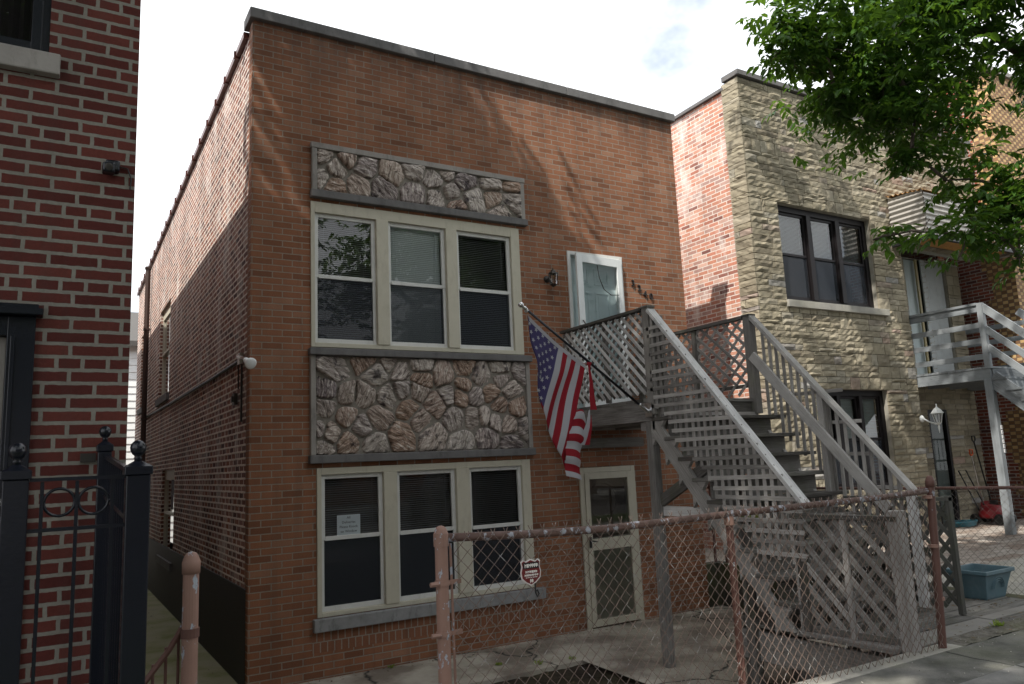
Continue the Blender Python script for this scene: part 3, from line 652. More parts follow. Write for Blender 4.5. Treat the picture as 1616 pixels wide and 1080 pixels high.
# ------------------------------------------------------------------ things on the house
t = thing('wall_lantern', 'bronze coach lantern on the orange brick beside the upper door', 'lamp', (3.69, 0, 4.12))
mb = MB(); mb.lathe([(.045, 0), (.045, .012), (.02, .02), (.012, .05)], (3.60, 0, 4.13), 12, axis=(0, -1, 0)); mb.tube([(3.60, -.03, 4.13), (3.60, -.075, 4.09), (3.62, -.11, 4.045)], .01, 6); mb.build('bracket', M['dark_metal'], t, smooth=True)
mb = MB(); c = (3.63, -.11)
mb.lathe([(.005, .17), (.012, .165), (.008, .15), (.03, .14), (.035, .125), (.06, .11), (.066, .095), (.05, .09)], (*c, 4.08), 8); mb.lathe([(.045, -.04), (.03, -.055), (.01, -.07)], (*c, 4.08), 8)
for k in range(8):
    a = k * math.pi / 4; mb.tube([(c[0] + .045 * math.cos(a), c[1] + .045 * math.sin(a), 4.04), (c[0] + .058 * math.cos(a), c[1] + .058 * math.sin(a), 4.175)], .004, 4)
mb.build('cage', M['dark_metal'], t)
mb = MB(); mb.lathe([(.040, -.04), (.054, .09)], (*c, 4.08), 8); mb.build('glass', M['glass'], t)

def text_mesh(txt, size, ext=.004, align='CENTER'):
    cu_ = bpy.data.curves.new('txt', 'FONT'); cu_.body = txt; cu_.size = size; cu_.extrude = ext; cu_.align_x = align; cu_.resolution_u = 3
    o = bpy.data.objects.new('txt', cu_); COL.objects.link(o); dg = bpy.context.evaluated_depsgraph_get(); dg.update()
    me = bpy.data.meshes.new_from_object(o.evaluated_get(dg)); vs = [v.co.copy() for v in me.vertices]; fs = [tuple(p.vertices) for p in me.polygons]
    bpy.data.objects.remove(o); bpy.data.curves.remove(cu_); bpy.data.meshes.remove(me); return vs, fs
def put_text(mb, txt, size, org, xd=(1, 0, 0), yd=(0, 0, 1), ext=.002, m=0, r=.5):
    vs, fs = text_mesh(txt, size, ext); xd, yd, o = Vector(xd), Vector(yd), Vector(org); nd = xd.cross(yd)
    mb.mesh([o + xd * v.x + yd * v.y + nd * v.z for v in vs], fs, None, r, m)
t = thing('house_number', 'black metal house number 3240 stepping down beside the upper door', 'house number', (5.15, 0, 4.1))
for ch, x, z in (('3', 4.995, 4.15), ('2', 5.10, 4.09), ('4', 5.195, 4.015), ('0', 5.30, 3.99)):
    mb = MB(); put_text(mb, ch, .125, (x, -.012, z), ext=.008); mb.build('digit', M['iron'], t)
t = thing('floodlight', 'white bulb spotlight on the corner of the orange brick house', 'lamp', (0, .3, 3.05))
mb = MB(); mb.box(-.06, -.015, .27, .37, 2.99, 3.11); mb.tube([(-.06, .32, 3.07), (-.09, .2, 3.06), (-.08, .06, 3.03), (-.06, -.02, 3.0)], .016, 6); mb.build('bracket', M['galv'], t)
mb = MB(); mb.lathe([(.02, 0), (.028, .02), (.032, .06), (.055, .11), (.060, .13), (.045, .14), (.0, .142)], (-.06, 0, 3.0), 16, axis=(.25, -.85, -.42)); mb.build('bulb', M['white_paint'], t, smooth=True)
mb = MB(); mb.box(-.05, -.015, .56, .68, 2.6, 2.72); mb.box(-.07, -.05, .6, .64, 2.63, 2.69); solo(mb, 'junction_box', M['dark_metal'], 'small grey junction box on the side wall under the spotlight', 'utility box', (0, .6, 2.66))
t = thing('downspout', 'dark brown downspout running down the alley side of the brick house', 'downspout', (-.05, 9.4, 0))
mb = MB(); mb.tube([(-.08, 9.4, 6.25), (-.08, 9.4, 3.2), (-.08, 9.4, 0)], .05, 8); mb.build('pipe', M['rust_pipe'], t, smooth=False)
mb = MB()
for z in (1.2, 3.05, 4.9, 6.2): mb.box(-.14, -.015, 9.34, 9.46, z, z + .04)
mb.each('strap', M['rust_pipe'], t)
t = thing('paper_sign', 'white paper sign about deliveries taped inside the lower left window', 'sign', (1.0, 0, 1.2))
mb = MB(); mb.box(.875, 1.125, .0375, .0385, 1.208, 1.41); mb.build('sheet', plain('paper', (.78, .84, .88), .7), t)
mb = MB()
for k, ln in enumerate(('All', 'Deliveries', 'Please Knock', 'on Window')): put_text(mb, ln, .036, (1.0, .0370, 1.37 - k * .046), ext=.0003)
mb.build('lettering', plain('ink', (.05, .06, .08), .7), t)
# ------------------------------------------------------------------ main wooden stair
st_ = thing('wooden_staircase', 'weathered grey wooden stair with lattice sides up to the second floor door', 'staircase', (4.2, -2, -.15))
def vslat(mb, x, y0, y1, z0, z1, **k): mb.box(x - .006, x + .006, y0, y1, z0, z1, **k)
def lattice_diag(mb, fn, a0, a1, z0, z1, pitch, w_, th, lean=1, off=0.0, steep=1.0, m=0):
    """slats in the rectangle a0..a1 x z0..z1 of the plane given by fn(a, d, z)"""
    # lines z = z0 + steep*lean*(a - c)
    H = z1 - z0; span = H / steep; c = a0 - span - pitch
    while c < a1 + span + pitch:
        # param: a from c to c+span (lean=+1 rises with a) / falls with a for lean -1
        pts = []
        for t in (0, 1):
            a = c + span * t; z = z0 + H * t if lean > 0 else z1 - H * t
            pts.append((a, z))
        (aa, za), (ab, zb) = pts; lo, hi = 0.0, 1.0
        if aa < a0: lo = (a0 - aa) / span
        if ab > a1: hi = (a1 - aa) / span
        if hi - lo > .03:
            p = (aa + span * lo, za + (zb - za) * lo); q = (aa + span * hi, za + (zb - za) * hi)
            dx, dz = ab - aa, zb - za; L = math.hypot(dx, dz); nx, nz_ = -dz / L * w_ / 2, dx / L * w_ / 2; r = R.random()
            j = R.uniform(-.009, .009); jq = j + R.uniform(-.014, .014)
            P8 = []
            for pt in (p, q):
                for s_ in (-1, 1):
                    for d in (off - th / 2, off + th / 2): P8.append(fn(pt[0] + nx * s_ + (j if pt is p else jq), d, min(max(pt[1] + nz_ * s_, z0 - .02), z1 + .02)))
            mb.hexa(P8, r, m)
        c += pitch
FX = lambda X0: (lambda a, d, z: (X0 + d, a, z))
FY = lambda Y0: (lambda a, d, z: (a, Y0 + d, z))
# landing ------------------------------------------------------------
XL, XR, YF = 3.51, 4.98, -1.92
mb = MB()
y = YF - .03
while y < -.03:
    mb.box(XL - .02, XR + .05, y, min(y + .135, -.01), 2.415 + R.uniform(-.002, .002), 2.45); y += .14
mb.build('landing_boards', M['deckwood'], st_)
for args in ((XL - .02, XL + .02, YF, -.01, 2.22, 2.412), (XR - .02, XR + .02, YF, -.01, 2.22, 2.412), (XL + .021, XR - .021, YF - .001, YF + .04, 2.22, 2.411), (XL + .021, XR - .021, -.05, -.004, 2.22, 2.41), (4.0, 4.04, YF + .041, -.051, 2.22, 2.411), (4.5, 4.54, YF + .041, -.051, 2.22, 2.411), (XL + .045, XL + .085, YF + .06, YF + .25, 2.13, 2.219), (XL - .02, XR, YF - .045, YF - .004, 2.13, 2.30)):
    mb = MB(); mb.box(*args); mb.build('joist', M['wood'], st_, bevel=.003)
mb = MB(); mb.box(XL + .0, XL + .05, YF - .13, YF - .05, 2.16, 2.40); mb.box(XL + .06, XL + .55, YF - .09, YF - .05, 2.17, 2.405); mb.each('beam_block', M['wood_dark'], st_)
for (x, y0, z0, z1, s_) in ((XL + .03, -1.86, -.15, 2.219, .092), (XR - .03, -1.86, -.15, 2.219, .092)):
    mb = MB(); mb.box(x - s_ / 2, x + s_ / 2, y0 - s_ / 2, y0 + s_ / 2, z0, z1); mb.build('post', woodmat('mossy_post_wood', (.15, .14, .12), (.36, .34, .31)) if False else M['wood'], st_, bevel=.004)
for (x, y0, z0, z1) in ((XL, YF - .02, 2.28, 3.37), (XR, YF - .02, 2.28, 3.37)):
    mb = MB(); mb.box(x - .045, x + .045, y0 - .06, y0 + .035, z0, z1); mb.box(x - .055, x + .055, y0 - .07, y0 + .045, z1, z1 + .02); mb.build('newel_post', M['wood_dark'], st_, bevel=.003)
mb = MB(); mb.box(XL + .05, XL + .10, YF - .14, YF - .06, 2.40, 3.28); mb.build('newel_trim', M['wood_dark'], st_)
# landing rails + lattices
mb = MB()
mb.box(XL - .045, XL + .045, YF + .03, -.42, 3.355, 3.385); mb.box(XL + .012, XL + .045, YF + .03, -.42, 2.52, 2.56)
for yy in (-.45, -1.2): mb.box(XL + .012, XL + .06, yy, yy + .045, 2.46, 3.35)
mb.box(XR - .045, XR + .045, YF + .03, -.01, 3.35, 3.385); mb.box(XR + .012, XR + .045, YF + .03, -.01, 2.58, 2.62)
for yy in (-1.1, -.06): mb.box(XR - .03, XR + .03, yy - .03, yy + .03, 2.46, 3.345)
mb.each('landing_rail', M['wood_dark'], st_)
mb = MB(); lattice_diag(mb, FX(XL), YF + .04, -.45, 2.50, 3.345, .115, .036, .008, lean=1, off=-.008, steep=.95); mb.build('lattice_panel', M['wood_pale'], st_)
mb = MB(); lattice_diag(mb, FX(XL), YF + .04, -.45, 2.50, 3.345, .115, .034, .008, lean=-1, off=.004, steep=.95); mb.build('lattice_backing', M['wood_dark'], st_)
mb = MB(); lattice_diag(mb, FX(XR), YF + .04, -.03, 2.62, 3.345, .165, .034, .008, lean=1, off=-.006, steep=.9); lattice_diag(mb, FX(XR), YF + .04, -.03, 2.50, 3.345, .165, .034, .008, lean=-1, off=.005, steep=.9); mb.build('lattice_panel', M['wood_lat'], st_)
# stair flight -------------------------------------------------------
NR = 10; RISE = .2; RUN = .168
for k in range(1, NR):
    z = 2.45 - RISE * k; yb = YF - .04 - RUN * (k - 1)
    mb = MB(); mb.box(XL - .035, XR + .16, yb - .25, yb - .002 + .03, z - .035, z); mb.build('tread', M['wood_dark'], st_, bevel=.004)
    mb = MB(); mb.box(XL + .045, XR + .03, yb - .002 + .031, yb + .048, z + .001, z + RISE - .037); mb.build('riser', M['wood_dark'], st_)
def stringer(x0, x1):
    mb = MB(); z0 = .42
    up = [(YF - .02, 2.40)]
    for k in range(1, NR):
        z = 2.45 - RISE * k - .036; yb = YF - .01 - RUN * (k - 1); up += [(yb, z), (yb - RUN, z)]
    up.append((YF - .01 - RUN * (NR - 1), z0))
    sl = RISE / RUN
    # lower edge parallel
    lowp = [(y_, z_ - .0) for y_, z_ in ((YF + .02 - .0, 2.10), (YF + .02 - (2.10 - z0) / sl, z0))]
    prof = up + [lowp[1], lowp[0]]
    # split in convex pieces: one trapezoid band + triangles
    a0, a1 = Vector((lowp[0][0], lowp[0][1])), Vector((lowp[1][0], lowp[1][1]))
    mb.hexa([(x, y_, z_) for (y_, z_) in ((YF - .0, 2.40),) for x in (x0,) for _ in (0,)] * 0 or [
        (x0, lowp[1][0], z0), (x0, lowp[1][0] - .14, z0), (x1, lowp[1][0], z0), (x1, lowp[1][0] - .14, z0),
        (x0, lowp[0][0], 2.10), (x0, lowp[0][0] - .03, 2.30), (x1, lowp[0][0], 2.10), (x1, lowp[0][0] - .03, 2.30)])
    for k in range(1, NR):
        z = 2.45 - RISE * k - .0365; yb = YF - .01 - RUN * (k - 1)
        mb.mesh([(x, a, b_) for x in (x0 + .001, x1 - .001) for a, b_ in ((yb - RUN, z), (yb + .02, z), (yb + .02, z - .24))], [(0, 1, 2), (3, 5, 4), (0, 3, 4, 1), (1, 4, 5, 2), (0, 2, 5, 3)])
    mb.build('stringer', M['wood'], st_)
stringer(XL - .02, XL + .022); stringer(XR - .02, XR + .022)
# rails of the flight
rail = lambda y_: 3.26 + 1.14 * (y_ + 2.07)
mb = MB(); mb.beam((XL - .01, -2.0, rail(-2.0) + .0), (XL - .01, -3.70, rail(-3.70)), .10, .036, up=(0, -.75, .66)); mb.build('handrail', M['wood_pale'], st_, bevel=.004)
mb = MB(); mb.beam((XR, -1.99, rail(-1.99) + .01), (XR, -3.68, rail(-3.68) + .01), .09, .04, up=(0, -.75, .66)); mb.build('handrail', M['wood'], st_, bevel=.004)
mb = MB(); mb.beam((XR - .04, -1.99, rail(-1.99) - .43), (XR - .04, -3.42, rail(-3.42) - .43), .035, .105, up=(0, -.75, .66)); mb.build('lower_rail', M['wood'], st_, bevel=.003)
for yy, zt in ((-2.78, 2.40), (-3.62, 1.42)):
    mb = MB(); mb.box(XR - .02, XR + .06, yy - .032, yy + .032, .45, rail(yy) - .03); mb.build('post', M['wood'] if zt > 2 else M['wood_pale'], st_, bevel=.003)
mb = MB(); yy = -2.08
while yy > -3.6:
    zt = rail(yy) - .02; l = R.uniform(.92, 1.0)
    if abs(yy + 3.02) < .02: zt -= .12
    mb.box(XR + .045, XR + .06, yy - .016, yy + .016, max(zt - l, .47), zt); yy -= .083
mb.each('baluster', M['wood_lat'], st_)
mb = MB()
for k in range(4): mb.beam((XR + .066, -2.3 - .28 * k, rail(-2.3 - .28 * k) - .55), (XR + .066, -3.0 - .17 * k, rail(-2.3 - .28 * k) - .56), .008, .034)
mb.each('broken_lattice', M['wood_lat'], st_)
# square lattice along the left side of the flight
mb = MB(); xl = XL - .045; dy = .079
ys = [-2.03 - dy * i for i in range(21)]
lowz = lambda y_: max(rail(y_) - .96 + .05 * math.sin(y_ * 14), .98)
for i, y_ in enumerate(ys):
    a = rail(y_) - .03; b_ = lowz(y_) + R.uniform(-.03, .03)
    if a - b_ > .1: jj = R.uniform(-.008, .008); mb.hexa([(xx, y_ + dy_ + (jj if zz == b_ else 0), zz) for zz in (b_, a) for xx in (xl + .009, xl + .017) for dy_ in (-.017, .017)])
mb.build('lattice_uprights', M['wood_lat'], st_)
mb = MB(); z = 3.15
while z > 1.0:
    yr = -2.07 + (z - 3.26) / 1.14 - .02        # where the rail comes down to this height
    yl = -2.0
    for q in range(60):
        if lowz(yl) < z + .02: break
        yl -= .03
    # the slat runs from its stepped left end to the rail
    if yl - yr > .1:
        ya, yb_ = max(yr, -3.66), yl + R.uniform(0, .05); za, zb = z + R.uniform(-.006, .006), z + R.uniform(-.010, .010)
        mb.hexa([(xx, yy, zz + dz) for yy, zz in ((ya, za), (yb_, zb)) for xx in (xl, xl + .0085) for dz in (-.018, .018)])
    z -= .088
mb.build('lattice_rungs', M['wood_lat'], st_)
mb = MB(); mb.box(XL - .03, XL + .015, -3.62, -3.55, .46, rail(-3.6) - .05); mb.box(XL + .03, XL + .07, -3.0, -2.93, .46, 1.9); mb.each('lattice_stud', M['wood_dark'], st_)
# under-stair framing
mb = MB(); mb.box(XL + .06, XL + .10, -2.84, -1.815, 1.28, 1.375); mb.build('cross_beam', M['wood_pale'], st_, bevel=.004)
mb = MB(); mb.beam((XL + .05, -1.90, 1.42), (XL + .05, -2.62, 1.78), .04, .11); mb.build('brace', M['wood_dark'], st_, bevel=.003)
mb = MB(); mb.box(4.1, 4.19, -2.95, -2.86, -.15, 1.42); mb.box(XR - .06, XR + .02, -2.92, -2.84, -.15, 1.3); mb.box(XL + .04, XL + .12, -2.97, -2.88, -.15, 1.27); mb.each('understair_post', M['wood_dark'], st_)
mb = MB(); mb.box(XL + .3, XR - .1, -.14, -.06, 2.0, 2.12); mb.build('ledger', M['wood_dark'], st_)
# box of diagonal lattice at the foot
YB0, YB1 = -3.52, -4.37
SK = lambda X0: (lambda a, d, z: (X0 + d + (YB0 - a) * .10, a, z))
mb = MB(); mb.beam((XL, YB0, 1.343), (XL + .085, YB1 - .02, 1.343), .10, .035); mb.beam((XL, YB0, .478), (XL + .085, YB1, .478), .032, .045); mb.each('foot_rail', M['wood_dark'], st_, bevel=.003)
mb = MB(); mb.box(XL - .015, XL + .03, -3.56, -3.515, .45, 1.324); mb.build('foot_stud', M['wood'], st_); mb = MB(); mb.box(XL + .008, XL + .028, -3.99, -3.945, .45, 1.324); mb.build('foot_stud', M['wood'], st_)
mb = MB(); mb.box(XL + .05, XL + .15, YB1 - .04, YB1 + .055, .413, 1.40); mb.build('foot_post', M['wood'], st_, bevel=.005)
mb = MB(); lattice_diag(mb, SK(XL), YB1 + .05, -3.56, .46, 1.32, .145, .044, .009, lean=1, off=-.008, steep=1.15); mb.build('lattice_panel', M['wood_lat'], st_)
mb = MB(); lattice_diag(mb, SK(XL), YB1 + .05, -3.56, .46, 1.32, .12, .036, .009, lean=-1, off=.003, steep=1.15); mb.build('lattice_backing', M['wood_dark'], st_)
for yy in (YB1,):
    mb = MB(); lattice_diag(mb, FX(XR + .06), -3.9, -2.9, .47, 1.36, .12, .036, .009, lean=1, off=-.008, steep=1.2); lattice_diag(mb, FX(XR + .06), -3.9, -2.9, .47, 1.36, .12, .036, .009, lean=-1, off=.004, steep=1.2)
    mb.box(XR + .04, XR + .09, -3.94, -3.9, .42, 1.41); mb.box(XR + .03, XR + .10, -3.94, -2.9, 1.37, 1.40); o = mb.build('lattice_panel', M['wood_green'], st_); o['label'] = 'dark green lattice panel at the foot of the stair'
# deck / bridge from the pavement
dk = thing('wooden_deck', 'low deck of worn dark boards bridging from the pavement to the stair foot', 'deck', (4.5, -3.6, 0))
mb = MB(); y = -4.30
while y < -2.76:
    x = 3.565 + R.uniform(-.015, .01)
    for xe in (R.uniform(4.9, 5.2), 6.12):
        dz = R.uniform(-.004, .004); mb.box(x, xe - .006, y, y + .128, .385 + dz, .412 + dz); x = xe
    y += .136
mb.build('deck_boards', M['deckwood'], dk, bevel=.004)
for a in ((3.60, 3.64, -4.34, -2.70, .10, .345), (6.05, 6.09, -4.34, -2.70, .10, .380), (3.645, 6.045, -4.345, -4.305, .12, .381), (3.645, 6.045, -2.78, -2.74, .12, .381), (4.8, 4.84, -4.304, -2.79, .12, .380)):
    mb = MB(); mb.box(*a); mb.build('joist', M['wood'] if a[0] == 3.6 else M['wood_dark'], dk, bevel=.004)
mb = MB(); mb.box(XL - .045, XL + .12, -4.32, -3.52, .413, .452); mb.build('foot_plate', M['wood'], dk, bevel=.004)
for yy in (-2.8, -4.0):
    mb = MB(); mb.box(3.645, 3.735, yy - .045, yy + .045, -.15, .34); mb.build('post', M['wood_dark'], dk)
mb = MB(); lattice_diag(mb, FX(3.68), -4.3, -3.3, -.14, .12, .09, .035, .009, lean=1, off=-.008, steep=1.0); lattice_diag(mb, FX(3.68), -4.3, -3.3, -.14, .12, .09, .035, .009, lean=-1, off=.004, steep=1.0); mb.build('skirt_lattice', M['wood_lat'], dk)
# planter
def planter(cx, cy, z, sx, sy, h):
    t = thing('planter', 'square blue grey plastic planter standing on the deck boards', 'planter', (cx, cy, z))
    mat = paintmat('dusty_blue_plastic', (.09, .155, .185), .55, .15, .45, (.22, .25, .27), 6)
    def ring(k, zz): return [(cx - sx * k / 2, cy - sy * k / 2, zz), (cx + sx * k / 2, cy - sy * k / 2, zz), (cx + sx * k / 2, cy + sy * k / 2, zz), (cx - sx * k / 2, cy + sy * k / 2, zz)]
    prof = [(.62, z), (.66, z + .02), (.76, z + h * .45), (.88, z + h * .82), (.90, z + h * .86), (1.0, z + h * .87), (1.0, z + h), (.91, z + h), (.86, z + h * .8), (.6, z + .06)]
    vs = []; fs = []
    for k, zz in prof: vs += ring(k, zz)
    for i in range(len(prof) - 1):
        for k in range(4): fs.append((i * 4 + k, i * 4 + (k + 1) % 4, (i + 1) * 4 + (k + 1) % 4, (i + 1) * 4 + k))
    fs.append((3, 2, 1, 0)); fs.append(tuple((len(prof) - 1) * 4 + k for k in range(4)))
    mb = MB(); mb.mesh(vs, fs)
    mb.build('tub', mat, t, bevel=.006)
    mb = MB()
    for rr in (.065, .085, .105):
        pts = [(cx - sx * .40 - .006 - (0.0), cy + rr * math.cos(a), z + .10 + rr * math.sin(a)) for a in [math.pi * k / 12 for k in range(13)]]
        pts = [(cx + (p[0] - cx) * (.80 + .28 * (p[2] - z) / h) + .004, p[1], p[2]) for p in pts]
        mb.tube(pts, .004, 5)
        pts = [(cx + rr * math.cos(a), cy - sy * .5 * (.70 + .22 * (z + .10 + rr * math.sin(a) - z) / h) + .001, z + .10 + rr * math.sin(a)) for a in [math.pi * k / 12 for k in range(13)]]
        mb.tube(pts, .004, 5)
    mb.build('moulded_arch', mat, t)
    mb = MB(); mb.poly([(cx - sx * .36, cy - sy * .36, z + h * .72), (cx + sx * .36, cy - sy * .36, z + h * .72), (cx + sx * .36, cy + sy * .36, z + h * .72), (cx - sx * .36, cy + sy * .36, z + h * .72)]); mb.build('soil', M['soil'], t)
planter(5.95, -3.60, .414, .50, .40, .27)

# ------------------------------------------------------------------ flag
fl = thing('flag', 'red white and blue flag with a torn red corner hanging from a black pole', 'flag', (3.35, -1.9, 2.38))
Pb, Pt = Vector((3.42, -1.92, 2.33)), Vector((2.03, -1.92, 3.295))
mb = MB(); mb.tube([Pb + (Pt - Pb) * t for t in (0.02, .55, .97)], [.0135, .0125, .0115], 10); mb.build('pole', M['black_paint'], fl, smooth=True)
ax = (Pt - Pb).normalized()
mb = MB(); mb.lathe([(.014, -.05), (.017, -.045), (.017, -.01), (.010, 0), (.024, .012), (.028, .028), (.022, .045), (.0, .052)], Pt, 14, axis=ax); mb.build('finial', M['galv'], fl, smooth=True)
mb = MB(); mb.lathe([(.022, -.02), (.022, .09), (.016, .1)], Pb, 12, axis=ax); mb.box(3.455, 3.488, -1.97, -1.87, 2.26, 2.40); mb.tube([(3.47, -1.92, 2.31), tuple(Pb)], .018, 8); mb.build('bracket', M['galv'], fl)
# cloth
A = Vector((2.075, -1.92, 3.225)); B = Vector((2.70, -1.92, 2.775))
sil = [(3.25, 2.068), (2.98, 2.105), (2.66, 2.150), (2.50, 2.165), (2.36, 2.185), (2.22, 2.215), (2.10, 2.26), (1.98, 2.31), (1.88, 2.37), (1.78, 2.42), (1.5, 2.46)]
def silx(z):
    for (za, xa), (zb, xb) in zip(sil, sil[1:]):
        if z >= zb: t = (za - z) / (za - zb); return xa + (xb - xa) * max(t, 0)
    return sil[-1][1]
def cloth(u, v):
    """u 0..1 along the hoist from the outer end, v metres along the fly"""
    p = A + (B - A) * u; sag = .028 * math.sin(math.pi * u); p.z -= sag + .01
    dx = -.30 - .05 * math.sin(u * 3); L = math.hypot(dx, .95)
    x = p.x + dx / L * v; z = p.z - .95 / L * v
    y = -1.925 + .022 * math.sin(u * 17 + v * 2.0) * min(1, v * 4) + .012 * math.sin(v * 9 + u * 5) * min(1, v * 4)
    s_ = silx(z)
    if x < s_:
        o = s_ - x; x = s_ + .012 * (1 - math.exp(-o / .012)) * 0 + o * .55; y += .035 * (1 - math.exp(-o / .03)) + o * .1
    return Vector((x, y, z))
def endv(u): return .62 + .50 * u ** .9 if u > .5 else .80 + .12 * u
red = plain('flag_red', (.27, .018, .028), .75, spec=.15); wht = plain('flag_white', (.42, .42, .45), .75, spec=.15); blu = plain('flag_blue', (.065, .055, .14), .75, spec=.15)
for m_, c0 in ((red, (.27, .018, .028)), (wht, (.42, .42, .45)), (blu, (.07, .06, .15))):
    nt_ = m_.node_tree; b_ = next(n for n in nt_.nodes if n.type == 'BSDF_PRINCIPLED'); o_ = next(n for n in nt_.nodes if n.type == 'OUTPUT_MATERIAL')
    tl = nt_.nodes.new('ShaderNodeBsdfTranslucent'); tl.inputs[0].default_value = (*c0, 1); ms = nt_.nodes.new('ShaderNodeMixShader'); ms.inputs[0].default_value = .35
    nt_.links.new(b_.outputs[0], ms.inputs[1]); nt_.links.new(tl.outputs[0], ms.inputs[2]); nt_.links.new(ms.outputs[0], o_.inputs[0])
mb = MB(); NU, NV = 52, 60; vs = []; fs = []; ms_ = []
for i in range(NU + 1):
    for j in range(NV + 1):
        u = i / NU; vs.append(cloth(u, j / NV * endv(u)))
for i in range(NU):
    for j in range(NV):
        k = i // 4; u = (i + .5) / NU; v = (j + .5) / NV * endv(u)
        m_ = 2 if (k < 7 and v < .61) else (0 if k % 2 == 0 else 1)
        n_ = len(fs); fs.append((i * (NV + 1) + j, (i + 1) * (NV + 1) + j, (i + 1) * (NV + 1) + j + 1, i * (NV + 1) + j + 1)); ms_.append(m_)
mb.mesh(vs, fs); mb.m = ms_
# header sleeve
for i in range(24):
    u0, u1 = i / 24, (i + 1) / 24; a, b_ = cloth(u0, 0), cloth(u1, 0); c, d = cloth(u1, .035), cloth(u0, .035); o = Vector((0, -.003, 0))
    mb.poly([a + o, b_ + o, c + o, d + o], m=1)
# stars
def star(cu_, cv, rad):
    e = .01; p = cloth(cu_, cv); du = (cloth(cu_ + e, cv) - p); dv = (cloth(cu_, cv + e) - p)
    if (p.x < silx(p.z) + .002): return
    du.normalize(); dv.normalize(); n_ = du.cross(dv).normalized()
    if n_.y > 0: n_ = -n_
    for sgn in (1, -1):
        ring_ = []
        for k in range(10):
            a = math.pi * k / 5 ; rr = rad if k % 2 == 0 else rad * .42
            q = cloth(cu_ + 0, cv) + du * rr * math.sin(a) + dv * -rr * math.cos(a) + n_ * .0035 * sgn; ring_.append(q)
        c = p + n_ * .0035 * sgn
        mb.mesh([c] + ring_, [(0, 1 + k, 1 + (k + 1) % 10) for k in range(10)], None, .5, 1)
for row in range(9):
    n_ = 6 if row % 2 == 0 else 5
    for k in range(n_):
        cu_ = (row + 1) / 10 * (7 / 13); cv = .61 * ((k * 2 + 1 + (row % 2)) / 12); star(cu_, cv, .0225)
# curled fly end on the right, with its stripes lying level
def fold(s_, t):
    zt, zb = 2.30, 1.70
    z = zt + (zb - zt) * t; xl_ = 2.545 - .16 * t - .05 * math.sin(t * 3.1); xr = 2.635 - .09 * t + .02 * math.sin(t * 7)
    x = xl_ + (xr - xl_) * s_; return Vector((x, -1.955 - .035 * math.sin(s_ * math.pi) - .012 * math.sin(t * 20), z - .05 * (s_ - .5) + .03 * math.sin(s_ * 3) * (1 - t)))
vs = []; fs = []; base_n = len(mb.f); NS, NTT = 10, 36
for j in range(NTT + 1):
    for i in range(NS + 1): vs.append(fold(i / NS, j / NTT))
for j in range(NTT):
    for i in range(NS): fs.append((j * (NS + 1) + i, j * (NS + 1) + i + 1, (j + 1) * (NS + 1) + i + 1, (j + 1) * (NS + 1) + i))
mb.mesh(vs, fs)
for j in range(NTT):
    for i in range(NS): mb.m[base_n + j * NS + i] = 0 if ((j + 3) // 4) % 2 == 0 else 1
# last torn stripe: narrow red ribbon tied at the hoist corner, and its torn tail
def ribbon(pts, w0, m_, tw=0.0):
    n_ = len(pts)
    for i in range(n_ - 1):
        a, b_ = Vector(pts[i]), Vector(pts[i + 1]); wa = w0[i]; wb = w0[i + 1]
        mb.poly([a + Vector((-wa, 0, 0)), a + Vector((wa, .004, 0)), b_ + Vector((wb, .004 + tw, 0)), b_ + Vector((-wb, 0, 0))], m=m_)
ribbon([(2.735, -1.95, 2.79), (2.725, -1.955, 2.73), (2.735, -1.96, 2.6), (2.735, -1.96, 2.45), (2.745, -1.96, 2.33)], [.03, .012, .022, .032, .04], 0)
ribbon([(2.64, -1.97, 2.775), (2.70, -1.965, 2.765), (2.74, -1.96, 2.78)], [.01, .02, .02], 0)
ribbon([(2.69, -1.965, 2.33), (2.665, -1.97, 2.2), (2.62, -1.975, 2.1), (2.57, -1.975, 2.0)], [.008, .025, .04, .05], 1)
ribbon([(2.705, -1.968, 2.28), (2.69, -1.973, 2.16), (2.66, -1.98, 2.08), (2.63, -1.98, 2.0)], [.004, .016, .02, .03], 0)
mb.build('cloth', [red, wht, blu], fl, smooth=True)
mb = MB(); mb.lathe([(.018, -.01), (.018, .012)], A + Vector((-.01, 0, .03)), 10, axis=ax); mb.lathe([(.018, -.01), (.018, .012)], B + Vector((.02, 0, .0)), 10, axis=ax); mb.each('clip', M['galv'], fl)

# ------------------------------------------------------------------ chain link fences
def chain(mb, fn, a0, a1, z0, z1, p=.070, r_=.0021, n=4):
    i = 0; a = a0; hp = p / 2; nk = int((z1 - z0) / hp)
    while a + hp < a1 + .001:
        pts = []
        for k in range(nk + 1):
            side = (k + i) % 2
            wob = math.sin(a * 2.1 + k * .12) * .0025
            pts.append(fn(a + (hp + .0015 if side else -.0015), (.0035 if side else -.0035) + wob, z1 - k * hp))
        # knuckle at the top
        t0 = pts[0]
        kn = fn(a + (hp if i % 2 else 0) + (-.012 if i % 2 else .012), 0.004, z1 + .026)
        mb.tube([kn] + pts, r_, n, r=R.random()); a += hp; i += 1
fe = thing('chain_link_fence', 'rusty brown chain link fence in front of the sunken yard, with a round top rail', 'fence', (1.9, -4.45, .43))
FYc = -4.45
def fpost(par, x, y, z0, z1, r_, mat, cap=True, name='post'):
    mb = MB(); pr = [(r_, 0), (r_, z1 - z0)]
    mb.lathe(pr, (x, y, z0), 18); o = mb.build(name, mat, par, smooth=False)
    if cap:
        q = MB(); q.lathe([(r_ + .004, -.045), (r_ + .005, 0), (r_ + .003, .004), (r_ * .95, .02), (r_ * .6, .036), (0, .042)], (x, y, z1), 18); q.build('cap', mat, o, smooth=True)
    return o
mat = M['pipe_pink']
fpost(fe, -.075, FYc, .2, 1.545, .031, mat)
